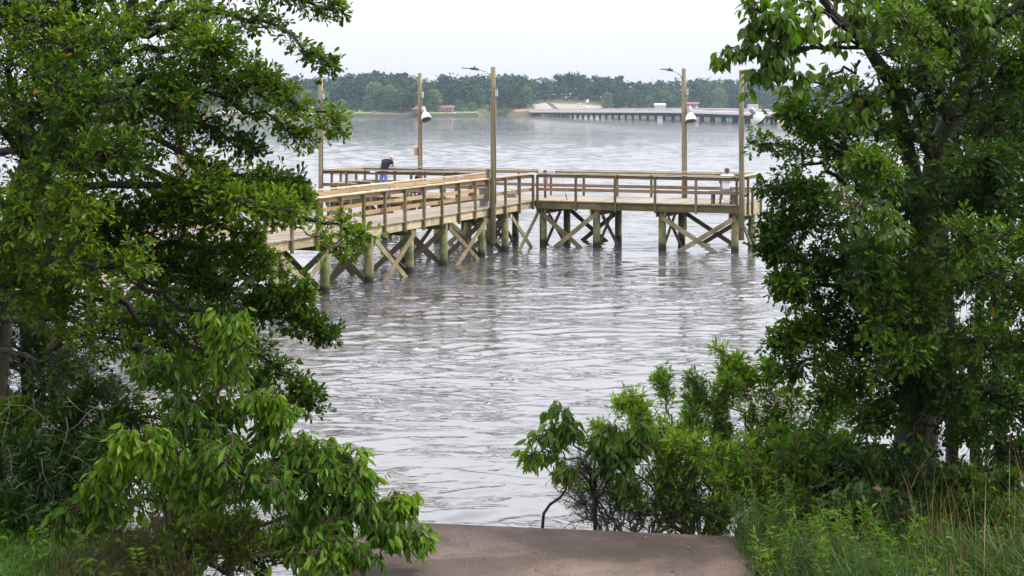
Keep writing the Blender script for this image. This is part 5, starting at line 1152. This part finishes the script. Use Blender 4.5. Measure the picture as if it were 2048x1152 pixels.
pv = plant('flowering_shrub', 'tall yellow-green shrub with small white flower heads under the right oak', 'shrub', at(1530, 1130, 9.7), [(pp((1530, 1130, 9.7), (1520, 1000, 9.7), (1515, 880, 9.7)), .02, .010)], limbs, dict(PRIVET, L=.058), T_LANCE, leaf_mat('yellow green shrub leaves', [(.05, .11, .010), (.11, .21, .016), (.22, .35, .03)], .4, .45, dead=(.19, .11, .02)), BARK_S, 42)
rnd = np.random.RandomState(8); Pf = []
for x, y in ((1505, 790), (1530, 800), (1560, 805), (1545, 780), (1590, 800), (1520, 830), (1610, 820), (1625, 810), (1600, 840), (1575, 830), (1480, 810), (1690, 830), (1705, 822), (1640, 800)):
    c = at(x, y, 9.3); Pf.append(c + rnd.normal(size=(46, 3)) * .024)
Vq, Fq = quads(np.concatenate(Pf), .006, rnd); mesh_np('flower', Vq - at(1530, 1130, 9.7), Fq, flat('cream petals', (.42, .40, .28), .8), pv)['kind'] = 'stuff'
# feathery dark cedar bushes
limbs = []; rr = np.random.RandomState(9)
for k in range(24):
    th = rr.uniform(0, 1); x1 = 1100 + 330 * th; y1 = 900 + 90 * rr.rand() + 60 * abs(th - .35)
    limbs.append((pp((1260, 1150, 9.2), ((1260 + x1) / 2 + rr.uniform(-25, 25), 1030, 9.15), (x1, y1, rr.uniform(8.9, 9.3))), .009, .003, .2, .1, 16, .35))
plant('juniper_bush', 'dark feathery juniper bush right behind the edge of the slab', 'bush', at(1260, 1150, 9.2), [(pp((1260, 1150, 9.2), (1262, 1090, 9.2), (1270, 1050, 9.2)), .02, .012)], limbs, NEEDLE, T_BLADE, LM_CED, BARK_G, 43)
limbs = [PR(((1190, 1100, 9.1), (1180, 940, 9.0), (1150, 880, 8.95), (1125, 822, 8.9)), 8, .09, .05, .008, .55), PR(((1180, 940, 9.0), (1120, 910, 8.9), (1068, 900, 8.85)), 7, .08, .05, .006), PR(((1190, 960, 9.0), (1140, 940, 8.9), (1108, 950, 8.9)), 6, .09, .05, .006), PR(((1160, 890, 8.95), (1110, 870, 8.9), (1085, 862, 8.9)), 6, .08, .04, .005), PR(((1190, 1000, 9.0), (1230, 920, 8.9), (1210, 880, 8.9)), 20, .13, .08, .007), PR(((1190, 960, 9.0), (1240, 890, 8.9), (1290, 870, 8.9)), 22, .14, .08, .007)]
plant('sapling', 'small sapling with drooping leaves standing left of the juniper bush', 'sapling', at(1190, 1130, 9.1), [(pp((1190, 1130, 9.1), (1192, 1050, 9.1), (1190, 950, 9.05)), .010, .007)], limbs, dict(HANG, L=.075, W=.42), T_OVAL, LM_VINE, BARK_L, 44)
# leafy undergrowth: low shrubs filling the bank at both sides
def low_shrub(label, px, Y, spread, top, seed, style, T, mat, n=9, tw=26, cat='shrub', name='shrub'):
    rr = np.random.RandomState(seed); lim = []
    for k in range(n):
        x1 = px + rr.uniform(-1, 1) * spread; y1 = top + 40 * rr.rand() + 55 * (abs(x1 - px) / spread) ** 2
        lim.append((pp((px + rr.uniform(-20, 20), 1150, Y), ((px + x1) / 2, (1120 + y1) / 2, Y - .05), (x1, y1, Y + rr.uniform(-.25, .2))), .007, .003, .2, .09, tw, .2))
    plant(name, label, cat, at(px, 1150, Y), [(pp((px, 1160, Y), (px + 5, 1120, Y), (px + 10, 1090, Y)), .012, .008)], lim, style, T, mat, BARK_S, seed)
low_shrub('low dark leafy shrub under the drooping branches at the lower left', 520, 8.5, 130, 1015, 81, PRIVET, T_LANCE, LM_DARK)
low_shrub('dark leafy shrub filling the bank between the left grass and the slab', 455, 8.0, 110, 1035, 91, dict(PRIVET, L=.045), T_LANCE, LM_OAK, 9, 26)
low_shrub('small light-leaved shrub beside the left edge of the slab', 650, 8.9, 110, 1010, 82, dict(PRIVET, L=.042), T_LANCE, LM_LIME, 7, 18)
low_shrub('rounded lime shrub filling the space between the juniper bush and the tall yellow-green shrub', 1400, 9.15, 150, 850, 88, dict(PRIVET, L=.046), T_LANCE, LM_LIME, 11, 30)
low_shrub('yellow-green leafy shrub spilling over the right end of the slab', 1560, 8.9, 95, 880, 89, dict(PRIVET, L=.05), T_LANCE, LM_HANG, 10, 26)
low_shrub('rounded leafy shrub in front of the right oak, above the tall grass', 1730, 8.6, 130, 975, 92, dict(HANG, L=.05, W=.6, droop=-.3), T_OVAL, LM_DARK, 11, 30)
low_shrub('low dark shrub among the dry stalks near the lower right corner', 1920, 8.7, 110, 1000, 93, dict(PRIVET, L=.05, W=.5), T_LANCE, LM_OAKR, 10, 28)
low_shrub('dense green shrub at the foot of the right oak trunk', 1760, 9.0, 150, 905, 83, dict(PRIVET, L=.055, W=.5), T_LANCE, LM_DARK, 13, 34)
low_shrub('leafy green shrub with broad leaves between the flowering shrub and the right oak', 1640, 9.1, 120, 860, 84, dict(HANG, L=.06, W=.62), T_OVAL, LM_HANG, 12, 24)
low_shrub('bushy dark shrub at the lower right corner under the thin trees', 1960, 9.2, 120, 930, 85, dict(PRIVET, L=.055, W=.5), T_LANCE, LM_OAKR, 12, 30)
low_shrub('dark leafy shrub hiding the foot of the left oak', 120, 9.4, 180, 800, 86, dict(DARKSH, gap=-1.2), T_LANCE, LM_OAKR, 14, 34)
low_shrub('green shrub growing behind the drooping branches near the left tree foot', 380, 9.2, 130, 860, 87, dict(PRIVET, L=.05), T_LANCE, LM_OAK, 11, 30)
# bare dead sticks
for k, (a, lb) in enumerate((((((1085, 1075, 9.0), (1090, 1020, 9.0), (1130, 985, 9.0), (1132, 940, 9.0))), 'bare crooked dead stick rising at the far edge of the slab'), ((((1190, 1075, 9.0), (1188, 1000, 9.0), (1189, 925, 9.0))), 'straight dark dead stem beside the juniper bush'),
        ((((420, 1130, 8.0), (450, 1080, 8.0), (455, 1060, 8.0))), 'broken dark stump of a stem under the drooping shrub'))):
    p = pp(*a); e = MB(); e.tube([q - p[0] for q in smooth_line(p, 8)], [.012, .011, .010, .009, .008, .007, .006, .004], 6); o = e.build('dead_stick', BARK_L); o.location = p[0]; tag(o, lb, 'stick')
# bare hanging twigs in the shade at the left
e = Tubes(); rnd = np.random.RandomState(4)
for k in range(26):
    p = at(rnd.uniform(0, 230), rnd.uniform(780, 960), rnd.uniform(8.6, 9.2)); d = nrm(np.array((rnd.normal(), rnd.normal() * .3, -abs(rnd.normal()) - .1)))
    for q in range(7):
        p2 = p + d * rnd.uniform(.04, .09); e.add(p[None], p2[None], .0035 * (1 - q / 9), .0035 * (1 - (q + 1) / 9)); p = p2; d = nrm(d + rnd.normal(size=3) * .35)
o = e.build('dead_twigs', BARK_G, None); tag(o, 'tangle of bare grey twigs in the shade at the lower left', 'twigs', kind='stuff')

# ------------------------------------------------------------------ grass and weeds
def grass(name, label, n, xr, yr, hr, wd, mat, seed, lean=.25, dens=None):
    rnd = np.random.RandomState(seed); X = rnd.uniform(*xr, n); Y = rnd.uniform(*yr, n)
    k = Y < edgeY(X) + .25
    if dens is not None: k &= rnd.rand(n) < dens(X, Y)
    X, Y = X[k], Y[k]; n = len(X); Z = ground_near(X, Y); h = rnd.uniform(*hr, n) * (.7 + .5 * np.sin(X * 3.1 + Y * 2) ** 2); th = rnd.uniform(0, 6.28, n); ph = th + rnd.normal(size=n) * .4
    sd = np.stack([np.cos(th), np.sin(th), 0 * th], -1); ln_ = np.stack([-np.sin(ph), np.cos(ph), 0 * ph], -1) * (lean * h * rnd.uniform(.2, 1.8, n))[:, None]; B = np.stack([X, Y, Z], -1); w = (wd * rnd.uniform(.5, 1.3, n))[:, None]
    up = np.array((0, 0, 1.0)); V = []
    for t in (0, .35, .7): V += [B + ln_ * t * t + up * (h * t)[:, None] - sd * w * (1 - t * .6), B + ln_ * t * t + up * (h * t)[:, None] + sd * w * (1 - t * .6)]
    V += [B + ln_ + up * (h * .97)[:, None] - sd * w * .08, B + ln_ + up * (h * .97)[:, None] + sd * w * .08]
    V = np.stack(V, 1).reshape(-1, 3); F = (np.arange(n)[:, None, None] * 8 + np.array([(0, 1, 3, 2), (2, 3, 5, 4), (4, 5, 7, 6)])[None]).reshape(-1, 4)
    o = mesh_np(name, V, F, mat, None, np.repeat(rnd.rand(n), 8), smooth=True); tag(o, label, kind='stuff')
LM_GR = leaf_mat('grass blades', [(.018, .045, .008), (.038, .082, .012), (.075, .135, .022)], .3, .5); LM_GRL = leaf_mat('bright grass blades', [(.05, .12, .014), (.08, .18, .02), (.12, .25, .035)], .35, .5)
LM_DRY = leaf_mat('dry stalks', [(.16, .085, .035), (.26, .16, .07), (.38, .27, .14)], .15, .7)
offslab = lambda X, Y: np.where((X > -1.5 + (Y - 7.7) * .5 + .1) & (X < 1.30), 0.0, 1.0)
grass('grass', 'green grass along the bank at the lower left', 16000, (-4.2, -1.0), (6.6, 8.7), (.05, .17), .0022, LM_GR, 71, .4, offslab)
grass('ground_cover', 'bright green low ground cover at the lower left corner', 16000, (-3.4, -2.1), (7.4, 8.6), (.03, .10), .008, LM_GRL, 72, .6)
grass('tall_grass', 'tall tangled green grass right of the slab', 13000, (1.22, 2.7), (7.2, 9.3), (.05, .26), .0024, LM_GR, 73, .8, lambda X, Y: np.clip(1.2 - (X - 1.3) * .45, 0, 1))
grass('grass', 'green grass at the lower right under the trees', 12000, (2.0, 4.4), (7.2, 9.6), (.05, .25), .0022, LM_GR, 74, .6)
grass('dry_grass', 'thin tan dry grass stalks at the lower right', 230, (2.1, 3.8), (7.6, 8.8), (.25, .6), .0022, LM_DRY, 75, .35)
grass('dry_grass', 'low brown dry grass under the drooping shrub', 5000, (-2.3, -1.4), (7.5, 8.6), (.06, .26), .002, leaf_mat('brown grass', [(.05, .03, .015), (.09, .06, .03), (.10, .10, .035)], .15, .7), 79, .8)
grass('dry_grass', 'thin tan dry grass stalks at the lower left', 25, (-2.6, -1.3), (7.6, 8.3), (.12, .3), .0025, LM_DRY, 76, .4)
grass('grass', 'short grass on the bank behind the slab, around the viewer', 26000, (-7, 7), (-1, 7.3), (.04, .14), .0028, LM_GR, 80, .6, lambda X, Y: np.where((X > -2.6 + (Y - 4) * .42) & (X < .6 + (Y - 4) * .2), 0.0, 1.0))
# leafy weeds mixed into the tall grass
lv = Leaves(); tb = Tubes(); rnd = np.random.RandomState(77)
for k in range(430):
    X = rnd.uniform(1.27, 3.4); Y = rnd.uniform(7.4, 9.3); z = float(ground_near(np.array(X), np.array(Y))); h = rnd.uniform(.10, .40) * (1.15 if X < 2.2 else .6); p = np.array((X, Y, z)); d = nrm(np.array((rnd.normal() * .2, rnd.normal() * .2, 1.0)))
    tb.add(p[None], (p + d * h)[None], .003, .0015); m = int(h * 90); t = rnd.uniform(.25, 1, m)[:, None]; C = p + d * h * t; D = nrm(rnd.normal(size=(m, 3)) * (1, 1, .4) + (0, 0, .35)); L_ = rnd.uniform(.03, .06, m)
    lv.add(C, D, nrm(np.array((0, 0, 1.0)) + rnd.normal(size=(m, 3)) * .4), L_, L_ * .3, np.clip(rnd.uniform(.2, .9) + rnd.normal(size=m) * .1, 0, 1))
o = lv.build('weeds', T_LANCE, LM_HANG, None); tag(o, 'narrow-leaved green weeds growing through the tall grass on the right', kind='stuff')
st = tb.build('stems', BARK_S, o); tag(st, kind='stuff')
lv = Leaves(); rnd = np.random.RandomState(78)
for k in range(90):
    X = rnd.uniform(-3.0, -1.1); Y = rnd.uniform(7.6, 8.4); z = float(ground_near(np.array(X), np.array(Y))); m = 14; C = np.array((X, Y, z + .02)) + np.abs(rnd.normal(size=(m, 3))) * (.05, .05, .10); L_ = rnd.uniform(.03, .06, m)
    lv.add(C, nrm(rnd.normal(size=(m, 3)) * (1, 1, .4) + (0, 0, .2)), nrm(np.array((0, 0, 1.0)) + rnd.normal(size=(m, 3)) * .4), L_, L_ * .55, rnd.rand(m))
o = lv.build('weeds', T_OVAL, LM_HANG, None); tag(o, 'small round-leaved weeds in the grass on the left', kind='stuff')
# the one pale compound leaf sprig at the lower left
b0 = at(282, 1150, 7.9); e = empty('seedling', b0); tag(e, 'single bright seedling with paired leaves standing in the left grass', 'seedling')
lv = Leaves(); P_ = np.array([b0 + (0, 0, .0), b0 + (-.03, 0, .14)]); tb = Tubes(); tb.add(P_[:1], P_[1:], .002, .0015); tb.build('stem', BARK_S, e, b0)
for k in range(6):
    c = b0 + np.array((-.005 * k, 0, .024 * k + .01))
    for s in (-1, 1): lv.add(c[None], np.array([[s * 1.0, 0, .35]]), np.array([[0, -.7, .7]]), .042, .018, .9)
lv.build('leaves', T_OVAL, LM_LIME, e, b0)
# leaf litter and grit on the slab
rnd = np.random.RandomState(90); lv = Leaves(); m = 260; X = rnd.uniform(-.9, 1.25, m); Y = rnd.uniform(7.2, 8.33, m); edge = np.minimum(np.abs(X - 1.22), np.abs(X + .75)); k = rnd.rand(m) < np.clip(.9 - edge * 1.6, .22, 1); X, Y = X[k], Y[k]; m = len(X)
L_ = rnd.uniform(.004, .016, m) * np.where(rnd.rand(m) < .15, 2.0, 1); lv.add(np.stack([X, Y, np.full(m, GZ + .004)], -1), nrm(rnd.normal(size=(m, 3)) * (1, 1, .06)), nrm(np.array((0, 0, 1.0)) + rnd.normal(size=(m, 3)) * .15), L_, L_ * .6, rnd.rand(m))
o = lv.build('leaf_litter', T_OVAL, leaf_mat('litter crumbs', [(.03, .02, .012), (.10, .06, .03), (.22, .17, .12)], 0, .9), None); tag(o, 'scattered dead leaf crumbs and grit on the slab', kind='stuff')
rnd = np.random.RandomState(79)
for k, (x, y, c, lb) in enumerate(((1372, 1095, (.30, .16, .06), 'small curled tan leaf on the slab near the right'), (1068, 1142, (.05, .03, .02), 'dark dead leaf lying at the front of the slab'), (1424, 1084, (.05, .035, .025), 'dark speck of debris on the slab near its far edge'), (966, 1119, (.06, .04, .03), 'tiny twig crumb in the middle of the slab'), (1290, 1076, (.45, .42, .38), 'pale chip on the slab near its far edge'))):
    Y = 2.4 * FPX / (y - HOR); lv = Leaves(); p = np.array(((x - 1024) * Y / FPX, Y, GZ + .006)); lv.add(np.zeros((1, 3)), np.array([[1, .3 * (k - 2), .05]]), np.array([[0, 0, 1.0]]), .028 if k < 2 else .014, .014, .5)
    o = lv.build('fallen_leaf', T_OVAL, flat('litter ' + str(k), c, .9), None); o.location = p; tag(o, lb, 'leaf')
HAZE = 0.00011
# ------------------------------------------------------------------ haze over the lake
m = bpy.data.materials.new('haze'); m.use_nodes = True; nt = m.node_tree; nt.nodes.clear()
out = nt.nodes.new('ShaderNodeOutputMaterial'); pv_ = nt.nodes.new('ShaderNodeVolumePrincipled')
pv_.inputs['Density'].default_value = HAZE; pv_.inputs['Color'].default_value = (.62, .80, 1.0, 1); pv_.inputs['Anisotropy'].default_value = .2
nt.links.new(pv_.outputs[0], out.inputs['Volume'])
mb = MB(); mb.box(-1600, 1600, -80, 2100, -3, 82); o = mb.build('haze', m); tag(o, 'thin bluish haze over the lake', kind='stuff')
